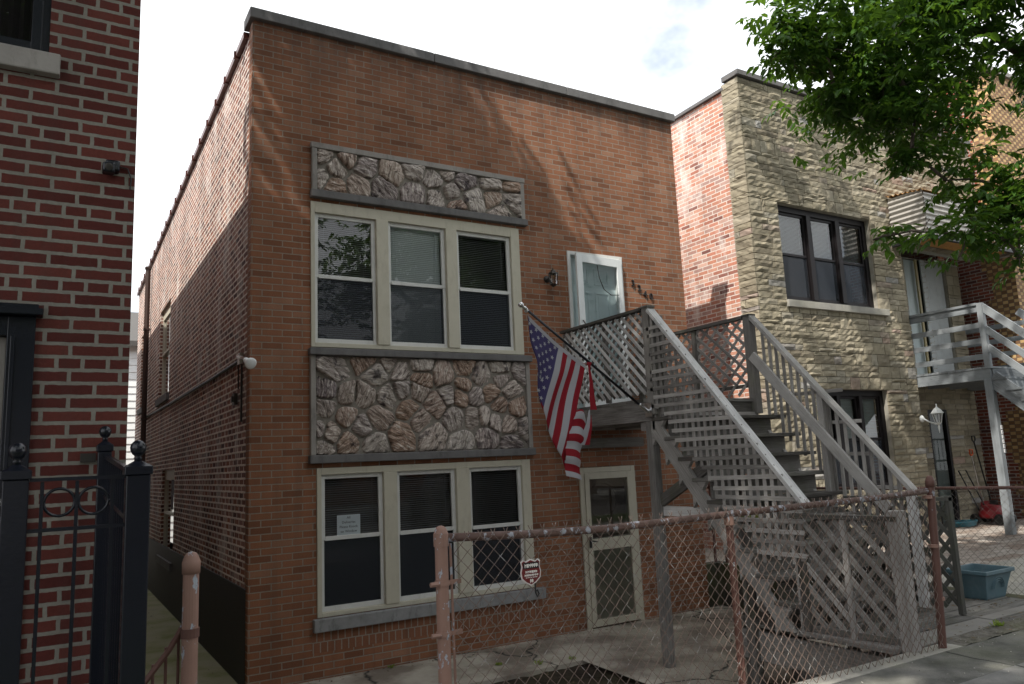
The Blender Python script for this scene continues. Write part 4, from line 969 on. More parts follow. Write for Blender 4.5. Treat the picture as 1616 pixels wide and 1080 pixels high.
fpost(fe, 1.835, FYc, .2, 1.475, .0225, M['pipe_brown'], False)
lp = fpost(fe, 3.88, FYc, .40, 1.595, .028, M['pipe_brown'])
for o_ in [lp] + list(lp.children):
    for v in o_.data.vertices: v.co.x += (v.co.z + .43 - .43) * .085 - .04
mb = MB(); mb.tube([(-.05, FYc, 1.527), (.4, FYc, 1.505), (.9, FYc, 1.492), (1.84, FYc, 1.503), (2.7, FYc, 1.508), (3.3, FYc, 1.51), (3.88, FYc, 1.525)], .0205, 12); mb.tube([(3.62, FYc, 1.42), (3.86, FYc, 1.36)], .001, 4)
mb.build('top_rail', peelpaint('worn_top_rail_paint', (.125, .075, .062), (.33, .34, .38), .57), fe, smooth=True)
mb = MB()
for z in (1.31, 1.08): mb.lathe([(.036, 0), (.036, .022)], (-.075, FYc, z), 16); mb.box(-.045, .02, FYc - .012, FYc + .004, z + .001, z + .021); mb.tube([(-.10, FYc - .02, z + .011), (-.145, FYc - .02, z + .011)], .012, 6)
mb.lathe([(.036, 0), (.036, .06)], (-.075, FYc, 1.49), 16); mb.lathe([(.030, 0), (.030, .05)], (1.835, FYc, 1.44), 16)
for z in (1.47, 1.12, .75): mb.lathe([(.033, 0), (.033, .022)], (3.88, FYc, z), 16)
mb.tube([(-.03, FYc - .004, 1.50), (-.022, FYc - .004, .6)], .007, 5)
mb.each('bracket', mat, fe)
mb = MB(); chain(mb, FY(FYc - .024), -.02, 3.84, .425, 1.525, p=.0725, r_=.0026); mb.build('wire_mesh', M['wire'], fe, smooth=True)
pf = thing('chain_link_fence', 'thin brown chain link fence along the neighbouring yard, behind the planter', 'fence', (6.25, -2, .4))
PX = 6.27
mb = MB(); mb.tube([(PX, -4.6, 1.425), (PX, -2.5, 1.40), (PX, .2, 1.40)], .017, 10); mb.build('top_rail', M['pipe_brown'], pf, smooth=True)
for yy in (-2.45, -.05, .16): fpost(pf, PX, yy, .38, 1.38 + (.06 if yy > 0 else 0), .02, M['pipe_brown'], yy > 0)
mb = MB(); chain(mb, FX(PX - .02), -4.6, .15, .41, 1.39, p=.0725, r_=.0018); mb.build('wire_mesh', M['wire_grey'], pf, smooth=True)
# shield sign
sg = thing('security_sign', 'small dark red shield shaped sign wired to the chain link fence', 'sign', (.40, -4.5, 1.32))
prof = [(-.058, .052), (-.045, .062), (-.03, .052), (0, .064), (.03, .052), (.045, .062), (.058, .052), (.052, .03), (.06, 0), (.055, -.03), (.03, -.052), (0, -.066), (-.03, -.052), (-.055, -.03), (-.06, 0), (-.052, .03)]
def plate(mb, sc_, y0, y1, m):
    c = (.393, 1.325); n_ = len(prof)
    vs = [(c[0] + a * sc_, y_, c[1] + b_ * sc_) for y_ in (y0, y1) for a, b_ in prof] + [(c[0], y0, c[1]), (c[0], y1, c[1])]
    fs = [(i, (i + 1) % n_, n_ + (i + 1) % n_, n_ + i) for i in range(n_)] + [(2 * n_, (i + 1) % n_, i) for i in range(n_)] + [(2 * n_ + 1, n_ + i, n_ + (i + 1) % n_) for i in range(n_)]
    mb.mesh(vs, fs, None, .5, m)
mb = MB(); plate(mb, 1.0, -4.492, -4.488, 0); plate(mb, .90, -4.494, -4.491, 1)
mb.box(.393 - .045, .393 + .045, -4.496, -4.4935, 1.342, 1.372, m=2)
mb.build('plate', [plain('sign_white', (.7, .66, .64), .4), plain('sign_red', (.16, .02, .02), .4), plain('sign_black', (.02, .015, .015), .4)], sg)
mb = MB(); rr = random.Random(2)
for z, h, n_, w_ in ((1.357, .018, 7, .078), (1.327, .012, 6, .07), (1.311, .010, 8, .082), (1.300, .004, 5, .07), (1.284, .018, 2, .02)):
    for k in range(n_):
        x = .393 - w_ / 2 + w_ * (k + .5) / n_; ww = w_ / n_ * .38
        mb.box(x - ww, x - ww * .3, -4.4985, -4.4965, z - h / 2, z + h / 2)
        mb.box(x - ww * .2, x + ww, -4.4985, -4.4965, z - h / 2 + rr.uniform(0, h * .5), z + h / 2 - rr.uniform(0, h * .2))
mb.build('faded_lettering', plain('sign_lettering', (.75, .72, .68), .4), sg)
mb = MB(); mb.tube([(.415, -4.49, 1.27), (.42, -4.485, 1.22), (.43, -4.485, 1.20), (.44, -4.485, 1.215), (.43, -4.485, 1.235), (.42, -4.485, 1.225)], .004, 5); mb.build('wire_tie', M['iron'], sg)
# free standing pink gate post + handrail
gp = thing('gate_post', 'peeling terracotta gate post with domed cap at the alley, holding a railing', 'post', (-1.17, -4.45, .2))
fpost(gp, -1.185, FYc, .0, 1.53, .031, mat)
mb = MB(); mb.lathe([(.036, 0), (.036, .035)], (-1.185, FYc, 1.24), 16); mb.tube([(-1.20, FYc + .01, 1.30), (-1.26, FYc + .01, 1.20), (-1.40, FYc + .02, 1.02), (-1.60, FYc + .02, .78)], .012, 6)
for k in range(8):
    x = -1.225 - k * .045; mb.tube([(x, FYc + .015, 1.27 - (k * .045) * 1.27), (x, FYc + .015, .44)], .006, 5)
mb.each('railing', M['pipe_brown'], gp)
# ------------------------------------------------------------------ left neighbour
lh = thing('brick_house', 'dark red brick house cut off by the left edge, with black framed door', 'house', (-1.38, -3.35, -.3))
YL = -3.35
mb = MB(); mb.wall('y', -8.5, -1.35, -.3, 6.75, YL, YL + .25, [(-2.95, -1.785, 4.13, 5.6), (-2.8, -1.80, .6, 2.70), (-6.5, -4.6, 3.9, 5.6), (-6.5, -4.6, .9, 2.6)]); mb.build('front_wall', M['red_brick'], lh)
mb = MB(); mb.wall('x', YL + .252, 12, -.3, 6.7, -1.35, -1.60, []); mb.box(-8.5, -1.602, 11.7, 12, -.3, 6.7); mb.box(-8.5, -8.2, YL + .252, 11.69, -.3, 6.7); mb.build('side_wall', M['common_brick'], lh)
mb = MB(); mb.box(-8.19, -1.64, YL + .26, 11.69, 6.3, 6.5); mb.build('roof', M['roofing'], lh)
mb = MB(); mb.box(-8.19, -1.64, YL + .8, YL + .9, -.3, 6.29); mb.build('interior', M['interior'], lh)
mb = MB(); mb.box(-8.55, -1.31, YL - .05, YL + .3, 6.752, 6.86); mb.build('coping', M['limestone'], lh)
for (a, b_, c, d) in ((-2.95, -1.785, 4.13, 5.6), (-6.5, -4.6, 3.9, 5.6), (-6.5, -4.6, .9, 2.6)):
    mb = MB(); y = YL + .04; f = .085; cm = plain('dark_curtain', (.035, .030, .032), .9)
    mb.box(a, a + f, y, y + .1, c, d); mb.box(b_ - f, b_, y, y + .1, c, d); mb.box(a + f, b_ - f, y + .001, y + .1, c, c + f); mb.box(a + f, b_ - f, y + .001, y + .1, d - f, d)
    mb.box(a + f, b_ - f, y + .02, y + .08, (c + d) / 2 - .025, (c + d) / 2 + .025)
    mb.box(b_ - f * .5, b_ - f * .42, y - .004, y, c + .01, d)
    win = mb.build('window', M['black_paint'], lh, bevel=.004)
    g = MB(); g.poly([(a + f, y + .05, c + f), (b_ - f, y + .05, c + f), (b_ - f, y + .05, d - f), (a + f, y + .05, d - f)]); g.build('glass', M['glass'], win)
    g = MB(); x = a + f
    while x < b_ - f: g.poly([(x, y + .12, c), (x + .03, y + .14, c), (x + .03, y + .14, d), (x, y + .12, d)]); x += .03; g.poly([(x, y + .14, c), (x + .02, y + .12, c), (x + .02, y + .12, d), (x, y + .14, d)]); x += .02
    g.build('curtain', cm, win)
    g = MB(); g.box(a - .06, b_ + .055, YL - .055, YL + .1, c - .12, c - .002); g.build('sill', M['limestone'], win, bevel=.008)
mb = MB(); a, b_, c, d = -2.8, -1.80, .6, 2.70; y = YL - .03
mb.box(b_ - .10, b_ + .02, y, YL + .1, c, d + .0); mb.box(a, a + .1, y, YL + .1, c, d); mb.box(a + .1, b_ - .10, y + .001, YL + .1, d - .1, d - .001); mb.box(a - .02, b_ + .05, y - .06, YL + .05, d + .001, d + .035); mb.box(a, b_ + .03, y - .03, YL - .001, d + .036, d + .06)
mb.box(b_ - .085, b_ - .065, y - .012, y - .001, c, d - .1)
fr = mb.build('door_frame', M['black_paint'], lh, bevel=.004)
mb = MB(); mb.box(b_ - .155, b_ - .102, YL + .015, YL + .05, c, d - .102, m=1); mb.box(b_ - .24, b_ - .156, YL + .02, YL + .06, c, d - .102); mb.box(a + .1, a + .2, YL + .02, YL + .06, c, d - .102); mb.box(a + .2, b_ - .24, YL + .021, YL + .06, d - .22, d - .102); mb.box(a + .2, b_ - .24, YL + .021, YL + .06, c, c + .25)
d_ = mb.build('storm_door', [M['black_paint'], paintmat('taupe_door_edge', (.22, .20, .18), .5)], lh, bevel=.003)
mb = MB(); mb.poly([(a + .2, YL + .04, c + .25), (b_ - .24, YL + .04, c + .25), (b_ - .24, YL + .04, d - .22), (a + .2, YL + .04, d - .22)]); mb.build('glass', M['glass'], d_)
# small camera on the wall
t = thing('security_camera', 'small black security camera high on the dark red brick corner', 'camera', (-1.46, YL, 3.5))
mb = MB(); mb.box(-1.50, -1.43, YL - .07, YL - .002, 3.515, 3.575); mb.box(-1.515, -1.455, YL - .10, YL - .03, 3.495, 3.55); mb.build('body', M['black_paint'], t, bevel=.01)
mb = MB(); mb.lathe([(.018, 0), (.02, .01), (.012, .012)], (-1.485, YL - .10, 3.52), 12, axis=(0, -1, -.2)); mb.build('lens', M['dark_metal'], t)
mb = MB(); mb.tube([(-1.43, YL - .01, 3.56), (-1.39, YL - .01, 3.555), (-1.37, YL - .01, 3.50), (-1.375, YL - .01, 3.44)], .004, 5); mb.build('lead', M['iron'], t)
# black iron fence
bf = thing('iron_fence', 'black iron fence with ball topped posts and a pair of rings, bottom left', 'fence', (-1.6, -4.65, .43))
yf = -4.65
def ipost(x, y, zt, w_, zb=.3):
    mb = MB(); mb.box(x - w_ / 2, x + w_ / 2, y - w_ / 2, y + w_ / 2, zb, zt - .03); o = mb.build('post', M['black_paint'], bf, bevel=.004)
    mb = MB(); k = w_ / 2 + .007; mb.box(x - k, x + k, y - k, y + k, zt - .03, zt)
    mb.hexa([(x + a * (k if c == 0 else .012), y + b2 * (k if c == 0 else .012), zt + (.0 if c == 0 else .022)) for a in (-1, 1) for b2 in (-1, 1) for c in (0, 1)])
    mb.build('cap', M['black_paint'], o, bevel=.003)
    mb = MB(); mb.lathe([(.014, .015), (.012, .028), (.016, .032), (.010, .038), (.020, .046), (.027, .06), (.0285, .072), (.025, .085), (.014, .096), (0, .099)], (x, y, zt), 18); mb.build('ball_finial', M['black_paint'], o, smooth=True)
ipost(-1.79, yf, 1.915, .078); ipost(-1.408, yf, 1.915, .082); ipost(-1.455, YL - .09, 2.045, .062, .0)
mb = MB(); mb.box(-1.75, -1.45, yf - .012, yf + .012, 1.875, 1.888); mb.box(-1.75, -1.45, yf - .012, yf + .012, 1.700, 1.713); mb.box(-1.75, -1.45, yf - .012, yf + .012, .60, .613)
mb.beam((-1.41, yf + .04, 1.885), (-1.45, YL - .12, 1.99), .02, .02); mb.beam((-1.41, yf + .04, 1.70), (-1.45, YL - .12, 1.80), .02, .02)
mb.each('rail', M['black_paint'], bf)
mb = MB()
for x in (-1.711, -1.6035, -1.49): mb.box(x - .006, x + .006, yf - .006, yf + .006, .45, 1.874)
mb.each('picket', M['black_paint'], bf)
mb = MB(); k = 14
for i in range(k):
    t_ = (i + .5) / k; y = yf + .04 + (YL - .12 - yf - .04) * t_; x = -1.41 - .04 * t_; mb.box(x - .006, x + .006, y - .006, y + .006, .3, 1.88 + .1 * t_)
mb.each('side_picket', M['black_paint'], bf)
for cx in (-1.657, -1.55):
    mb = MB(); pts = [(cx + .0475 * math.cos(a), yf, 1.800 + .0475 * math.sin(a)) for a in [2 * math.pi * q / 32 for q in range(33)]]; mb.tube(pts, .0052, 8, cap=False)
    for s_ in (-1, 1): mb.lathe([(.004, -.006), (.007, 0), (.004, .006)], (cx + s_ * .053, yf, 1.800), 8, axis=(1, 0, 0))
    mb.build('ring', M['black_paint'], bf, smooth=True)
mb = MB()
for z in (1.80, 1.74): mb.box(-1.87, -1.832, yf - .02, yf + .01, z, z + .022)
mb.each('hinge', M['galv'], bf)
mb = MB(); mb.box(-1.56, -1.49, YL - .02, YL - .002, 1.965, 2.01); mb.build('wall_bracket', M['dark_metal'], bf)

# ------------------------------------------------------------------ stone neighbour
sh = thing('stone_house', 'two storey house with a tan split stone front and dark triple windows', 'house', (7.52, .05, .3))
s = NT('split_ashlar'); rd = s.rnd(); P = s.pos(); n1 = s.noise(s.mapv(P, (1, 1, 2.5)), 9, 6, .7); n2 = s.noise(P, 1.2, 4, .6)
c = s.ramp(rd, [(0, (.22, .19, .14)), (.3, (.345, .305, .225)), (.55, (.285, .25, .18)), (.8, (.39, .345, .26)), (.9, (.31, .285, .23)), (.94, (.34, .25, .20)), (.97, (.28, .27, .25)), (1, (.44, .425, .40))])
c = s.mix(.55, c, s.mix(n1, (.55, .55, .55), (1.4, 1.4, 1.4)), 'MULTIPLY'); c = s.mix(s.ramp(n2, [(.45, 0.0), (.7, .45)]), c, (.10, .09, .07))
s.bsdf(c, .9, s.bump(n1, .012, 1), spec=.15); M['ashlar'] = s.mat
M['ash_mortar'] = concrete('ashlar_mortar', (.26, .24, .20), (.37, .345, .295), sc_=6)
def ashlar(mb, axis, a0, a1, z0, z1, plane, sgn, holes=(), top=None, rr=random.Random(11), relief=.95):
    f = (lambda a, d, z: (a, plane + sgn * d, z)) if axis == 'y' else (lambda a, d, z: (plane + sgn * d, a, z))
    done = []
    def stone(x0, x1, za, zb):
        if x1 - x0 < .05: return
        g = .0055; x0 += g; x1 -= g; za += g; zb -= g; r = rr.random(); nx = max(3, int((x1 - x0) / .06)); nz_ = 3 if zb - za > .12 else 2
        vs = []; ln = [rr.uniform(.015, .034) * relief for _ in range(nz_ + 1)]; ph = rr.uniform(0, 6)
        for i in range(nx + 1):
            for j in range(nz_ + 1):
                ed = i in (0, nx) or j in (0, nz_)
                x = x0 + (x1 - x0) * i / nx; z = za + (zb - za) * j / nz_
                if ed: d = .024 + rr.uniform(0, .007) * relief; x += rr.uniform(-.003, .003); z += rr.uniform(-.003, .003)
                else: d = .011 + (ln[j] + rr.uniform(-.008, .012) * relief + .006 * math.sin(i * 1.3 + ph) * relief)
                if j == nz_ and not i in (0, nx): d += .006 * relief
                vs.append(f(x, d, z))
        fs = [(i * (nz_ + 1) + j, (i + 1) * (nz_ + 1) + j, (i + 1) * (nz_ + 1) + j + 1, i * (nz_ + 1) + j + 1) for i in range(nx) for j in range(nz_)]
        N = len(vs); rim = [i * (nz_ + 1) for i in range(nx + 1)] + [nx * (nz_ + 1) + j for j in range(1, nz_ + 1)] + [i * (nz_ + 1) + nz_ for i in range(nx - 1, -1, -1)] + [j for j in range(nz_ - 1, 0, -1)]
        for k in rim:
            p = vs[k]; vs.append((p[0], plane, p[2]) if axis == 'y' else (plane, p[1], p[2]))
        for k in range(len(rim)):
            k2 = (k + 1) % len(rim); fs.append((rim[k], N + k, N + k2, rim[k2]))
        mb.mesh(vs, fs, None, r, 1)
    def spans(za, zb):
        zc = (za + zb) / 2; iv = [(a0, a1)]
        for h in holes:
            if h[2] < zc < h[3]:
                nv = []
                for (p, q) in iv:
                    if h[1] <= p or h[0] >= q: nv.append((p, q)); continue
                    if h[0] > p: nv.append((p, h[0]))
                    if h[1] < q: nv.append((h[1], q))
                iv = nv
        return iv
    z = z0
    while z < z1 - .03:
        hband = min(.2, z1 - z)
        # columns, each holds one tall or two low stones
        if hband < .15:
            for p, q in spans(z, z + hband):
                x = p
                while x < q - .02:
                    w_ = rr.uniform(.2, .45); xe = q if q - x - w_ < .12 else x + w_; stone(x, xe, z, z + hband); x = xe
        else:
            for half in (0,):
                same = spans(z, z + .1) == spans(z + .1, z + .2)
                if same:
                    for p, q in spans(z, z + .2):
                        x = p
                        while x < q - .02:
                            blk = rr.uniform(.3, .95); xe = q if q - x - blk < .25 else x + blk
                            kind = rr.random()
                            rows = [(z, z + .2)] if kind < .12 else ([(z, z + .1), (z + .1, z + .2)] if kind < .66 else ([(z, z + .065), (z + .065, z + .2)] if kind < .81 else [(z, z + .135), (z + .135, z + .2)]))
                            for za, zb in rows:
                                xx = x
                                while xx < xe - .01:
                                    w_ = rr.uniform(.22, .52) if zb - za < .15 else rr.uniform(.15, .32); xf = xe if xe - xx - w_ < .1 else xx + w_; stone(xx, xf, za, zb); xx = xf
                            x = xe
                else:
                    for za, zb in ((z, z + .1), (z + .1, z + .2)):
                        for p, q in spans(za, zb):
                            x = p
                            while x < q - .02:
                                w_ = rr.uniform(.2, .45); xe = q if q - x - w_ < .12 else x + w_; stone(x, xe, za, zb); x = xe
        z += hband
XS, YS = 7.52, .05
hl = [(8.16, 10.52, 4.2, 5.8), (8.60, 10.46, 1.2, 2.8)]
mb = MB(); mb.wall('y', XS, 11.35, .3, 7.82, YS + .03, YS + .25, hl); ashlar(mb, 'y', XS, 11.35, .4, 7.8, YS + .03, -1, hl)
mb.wall('y', 11.352, 14.1, 5.45, 7.82, YS + .03, YS + .25, []); ashlar(mb, 'y', 11.35, 14.1, 5.4, 7.8, YS + .03, -1)
for (a, b_, c, d) in hl:   # stone reveals
    pass
mb.build('front_wall', [M['ash_mortar'], M['ashlar']], sh)
hn = [(12.42, 13.05, .4, 2.5), (12.25, 12.8, 3.1, 5.44), (12.95, 13.65, 3.1, 5.44)]
mb = MB(); mb.wall('y', 11.352, 14.1, .3, 5.448, .60, .8, hn); ashlar(mb, 'y', 11.36, 14.1, .4, 5.44, .60, -1, hn, relief=.25); mb.box(11.10, 11.35, YS + .255, .599, .3, 5.44); mb.build('entrance_wall', [M['ash_mortar'], M['ashlar']], sh)
top2 = lambda y: 7.72 - .02 * y
mb = MB(); mb.wall('x', YS + .36, 12, .0, 7.7, XS + .02, XS + .24, [], top=top2); mb.wall('x', .81, 12, .0, 7.7, 13.86, 14.08, [], top=top2); mb.box(XS + .25, 13.85, 11.7, 11.99, 0, 7.5); mb.build('side_wall', M['pale_side_brick'], sh)
mb = MB(); mb.wall('x', YS + .031, YS + .358, .0, 7.82, XS + .015, XS + .24, []); ashlar(mb, 'x', YS + .0, YS + .355, .0, 7.8, XS - .001, -1, relief=.8)
mb.build('corner_stones', [M['ash_mortar'], M['ashlar']], sh)
mb = MB(); mb.box(XS + .26, 13.84, .82, 11.69, 7.1, 7.2); mb.box(XS + .26, 11.1, YS + .9, YS + 1.0, .0, 7.09); mb.box(XS + .26, 11.09, YS + .26, .89, 3.2, 3.4); mb.box(11.36, 13.85, YS + .26, .81, 7.1, 7.2); mb.build('roof', M['roofing'], sh)
mb = MB(); mb.box(XS - .06, 14.15, YS - .05, YS + .30, 7.822, 7.91); mb.hexa([(XS - .03, YS + .305, 7.71), (XS - .03, YS + .305, 7.77), (XS + .27, YS + .305, 7.71), (XS + .27, YS + .305, 7.77), (XS - .03, 12, 7.48), (XS - .03, 12, 7.54), (XS + .27, 12, 7.48), (XS + .27, 12, 7.54)]); mb.build('coping', M['dark_limestone'], sh, bevel=.006)
for (a, b_, c, d), nn_, lab in ((hl[0], 3, 'upper dark brown triple window with a pale stone sill'), (hl[1], 3, 'lower dark brown triple window behind the stair')):
    mb = MB(); y = YS + .10; W_ = b_ - a
    ws = [a + .09, a + .09 + (W_ - .18) * .31, a + .09 + (W_ - .18) * .36, a + .09 + (W_ - .18) * .65, a + .09 + (W_ - .18) * .70, b_ - .09]
    mb.box(a, a + .09, y, y + .12, c, d); mb.box(b_ - .09, b_, y, y + .12, c, d); mb.box(a + .09, b_ - .09, y + .001, y + .12, d - .10, d); mb.box(a + .09, b_ - .09, y + .001, y + .12, c, c + .06)
    for p, q in ((ws[1], ws[2]), (ws[3], ws[4])): mb.box(p, q, y - .02, y + .12, c + .06, d - .10)
    win = mb.build('window', M['black_frame'], sh, bevel=.004); win['label'] = lab
    for k in (0, 2, 4): window_unit(win, ws[k], ws[k + 1], c + .06, d - .10, (c + d) / 2 - .02, y + .015, M['black_frame'], M['blind_pale'] if k < 4 or c < 2 else M['blind'], (c + d) / 2 + .02, tilt=.9)
    if c > 3:
        for p, q in ((a - .03, a + 1.3), (a + 1.306, b_ + .2)):
            g = MB(); g.box(p, q, YS - .05, YS + .12, c - .115, c - .002); g.build('sill', M['curb'], win, bevel=.006)
# entrance doors in the recess
mb = MB(); mb.box(12.42, 12.48, .585, .72, .40, 2.5); mb.box(12.99, 13.05, .585, .72, .40, 2.5); mb.box(12.48, 12.99, .586, .72, 2.44, 2.5); mb.box(12.48, 12.99, .66, .70, .42, 2.439, m=1)
d_ = mb.build('glass_door', [M['black_frame'], plain('grey_curtain', (.16, .175, .165), .8)], sh); g = MB(); g.poly([(12.48, .62, .45), (12.99, .62, .45), (12.99, .62, 2.44), (12.48, .62, 2.44)]); g.build('glass', M['glass_dim'], d_)
mb = MB(); mb.box(12.27, 12.78, .64, .68, 3.1, 5.42); d_ = mb.build('upper_door', paintmat('pale_blue_door', (.40, .46, .46), .5), sh)
mb = MB(); mb.box(12.97, 13.63, .64, .68, 3.1, 5.42); mb.box(12.8, 12.94, .575, .70, 3.1, 5.43); d_ = mb.build('upper_door', paintmat('dull_grey_door', (.36, .38, .38), .5), sh)
mb = MB(); mb.box(12.62, 12.68, .57, .60, 3.1, 5.42); mb.build('yellow_door_edge', plain('yellow_trim', (.30, .25, .12), .5), sh)
# wall lantern, white
t = thing('wall_lantern', 'white coach lantern on the stone wall beside the ground floor glass door', 'lamp', (11.33, .0, 2.3)); c = (11.40, -.20)
mb = MB(); mb.lathe([(.06, 0), (.06, .02), (.04, .035), (.015, .05)], (11.28, .02, 2.30), 14, axis=(0, -1, 0)); mb.tube([(11.28, -.02, 2.30), (11.30, -.10, 2.24), (11.36, -.18, 2.20), (c[0], c[1], 2.22)], .013, 7); mb.build('bracket', M['white_paint'], t, smooth=True)
mb = MB(); mb.lathe([(.004, .27), (.012, .25), (.008, .22), (.02, .2), (.05, .18), (.10, .11), (.105, .10), (.07, .095)], (*c, 2.28), 10); mb.lathe([(.05, -.06), (.035, -.085), (.012, -.10), (.018, -.14), (.008, -.2), (.003, -.24)], (*c, 2.28), 10)
for k in range(8):
    a = k * math.pi / 4; mb.tube([(c[0] + .048 * math.cos(a), c[1] + .048 * math.sin(a), 2.22), (c[0] + .085 * math.cos(a), c[1] + .085 * math.sin(a), 2.385)], .005, 4)
mb.build('cage', M['white_paint'], t)
mb = MB(); mb.lathe([(.044, -.06), (.08, .10)], (*c, 2.28), 10); mb.build('glass', M['glass'], t)
# grey porch and stair
gp2 = thing('grey_staircase', 'blue grey painted porch and stair of the stone house, right edge', 'staircase', (12, -.9, .4))
XA, XB, Y1, Y0_ = 11.42, 14.0, .58, -1.16
g_ = M['grey_paint']
mb = MB(); y = Y0_ - .02
while y < .44: mb.box(XA - .03, XB, y, y + .138, 3.04, 3.075); y += .142
mb.build('landing_boards', g_, gp2)
mb = MB(); mb.box(XA - .02, XA + .02, Y0_, Y1, 2.86, 3.038); mb.box(XA + .021, XB, Y0_ - .001, Y0_ + .04, 2.86, 3.038); mb.box(XB - .04, XB, Y0_ + .041, Y1, 2.86, 3.038)
for x in (12.2, 12.9, 13.5): mb.box(x, x + .04, Y0_ + .041, Y1 - .2, 2.86, 3.037)
mb.each('joist', g_, gp2)
for x, y in ((XA + .02, Y0_ + .05), (XB - .1, Y0_ + .05)):
    mb = MB(); mb.box(x - .06, x + .06, y - .06, y + .06, .39, 2.859); mb.build('post', g_, gp2, bevel=.006)
mb = MB(); mb.box(XA + .03, XA + .085, Y0_ - .015, Y0_ - .011, 1.65, 2.15)
o = None
for x, y, zt in ((XA + .02, Y0_ + .03, 4.13), (XA + .01, .30, 4.13), (XB - .05, Y0_ + .03, 4.13)):
    mb = MB(); mb.box(x - .045, x + .045, y - .045, y + .045, 3.076, zt); mb.build('newel_post', g_, gp2, bevel=.004)
mb = MB(); mb.box(XA - .03, XA + .07, Y0_ + .076, .254, 4.10, 4.14); mb.box(XA - .005, XA + .03, Y0_ + .076, .254, 3.99, 4.09)
for z in (3.72, 3.46, 3.20): mb.box(XA - .005, XA + .03, Y0_ + .076, .254, z, z + .09)
for z in (4.0, 3.72, 3.46, 3.20): mb.box(XB - .07, XB - .04, Y0_ + .076, .50, z, z + .09)
mb.each('rail', g_, gp2)
# stair going to the street
for xx in (XA + .01, 12.55):
    for (dz, h) in ((0, .12), (-.36, .10), (-.66, .10)):
        mb = MB(); mb.beam((xx, Y0_ - .0, 4.06 + dz), (xx, -3.6, 4.06 + dz - 2.44 * .94), .035, h, up=(0, -.68, .73)); mb.build('handrail', g_, gp2)
    mb = MB(); mb.beam((xx, Y0_ - .0, 2.88), (xx, -3.75, 2.88 - 2.59 * .94), .04, .26, up=(0, -.68, .73)); mb.build('stringer', g_, gp2)
    mb = MB(); mb.box(xx - .04, xx + .04, -2.6, -2.52, .4, 2.9); mb.box(xx - .04, xx + .04, -3.65, -3.57, .4, 1.9); mb.each('post', g_, gp2)
for k in range(1, 14):
    z = 3.07 - .19 * k; y = Y0_ - .205 * (k - 1)
    mb = MB(); mb.box(XA - .03, 12.6, y - .235, y - .002, z - .035, z); mb.build('tread', g_, gp2)
    mb = MB(); mb.box(XA + .03, 12.53, y - .02, y - .003, z + .001, z + .153); mb.build('riser', g_, gp2)
t = thing('post_number_tiles', 'column of small white number tiles on the grey porch post', 'house number', (XA + .05, Y0_ - .012, 1.9))
mb = MB(); x0 = XA + .055
for k in range(6):
    z = 2.08 - k * .075; mb.box(x0 - .02, x0 + .02, Y0_ - .022, Y0_ - .012, z - .03, z + .03); 
mb.each('tile', plain('white_tile', (.65, .65, .65), .4), t)
mb = MB()
for k in range(6):
    z = 2.08 - k * .075; mb.box(x0 - .008, x0 + .006, Y0_ - .024, Y0_ - .0225, z - .018, z - .004); mb.box(x0 - .004, x0 + .010, Y0_ - .024, Y0_ - .0225, z + .004, z + .018)
mb.build('marking', M['iron'], t)
# corrugated awning
aw = thing('awning', 'corrugated metal awning over the recessed entrance of the stone house', 'awning', (12.6, -.3, 5.4))
mat_aw = paintmat('corrugated_metal', (.42, .40, .37), .45, .15, .4, (.15, .12, .09), 4, metallic=.3)
mat_un = paintmat('rusty_orange_soffit', (.42, .20, .05), .6, .35, .55, (.08, .04, .02), 8)
def corr(mb, axis, a0, a1, z0, z1, plane, amp=.016, per=.09, m=0):
    n_ = int((z1 - z0) / per * 6)
    P_ = []
    for i in range(n_ + 1):
        z = z0 + (z1 - z0) * i / n_; d = amp * math.sin(2 * math.pi * (z - z0) / per); P_.append((z, d))
    for (za, da), (zb, db) in zip(P_, P_[1:]):
        if axis == 'x': mb.poly([(plane - da, a0, za), (plane - da, a1, za), (plane - db, a1, zb), (plane - db, a0, zb)], m=m)
        else: mb.poly([(a0, plane - da, za), (a1, plane - da, za), (a1, plane - db, zb), (a0, plane - db, zb)], m=m)
mb = MB(); corr(mb, 'x', -.62, .03, 5.42, 6.24, 11.10); corr(mb, 'y', 11.10, 14.3, 5.42, 6.2, -.62); corr(mb, 'x', -.62, .03, 5.42, 6.24, 14.3); mb.build('skirt', mat_aw, aw)
mb = MB(); n_ = 60
for i in range(n_):
    y0, y1 = -.66 + (.70) * i / n_, -.66 + .70 * (i + 1) / n_; d0, d1 = .015 * math.sin(y0 * 70), .015 * math.sin(y1 * 70)
    mb.poly([(11.06, y0, 6.22 + d0 + (y0 + .66) * .1), (14.34, y0, 6.22 + d0 + (y0 + .66) * .1), (14.34, y1, 6.22 + d1 + (y1 + .66) * .1), (11.06, y1, 6.22 + d1 + (y1 + .66) * .1)])
    mb.poly([(11.12, y0, 5.50 + d0), (14.28, y0, 5.50 + d0), (14.28, y1, 5.50 + d1), (11.12, y1, 5.50 + d1)], m=1)
mb.build('roof_sheet', [mat_un, mat_un], aw)
mb = MB(); mb.box(11.07, 11.13, -.66, .04, 5.36, 5.42); mb.box(11.131, 14.3, -.66, -.60, 5.36, 5.419); mb.each('edge_trim', M['iron'], aw)

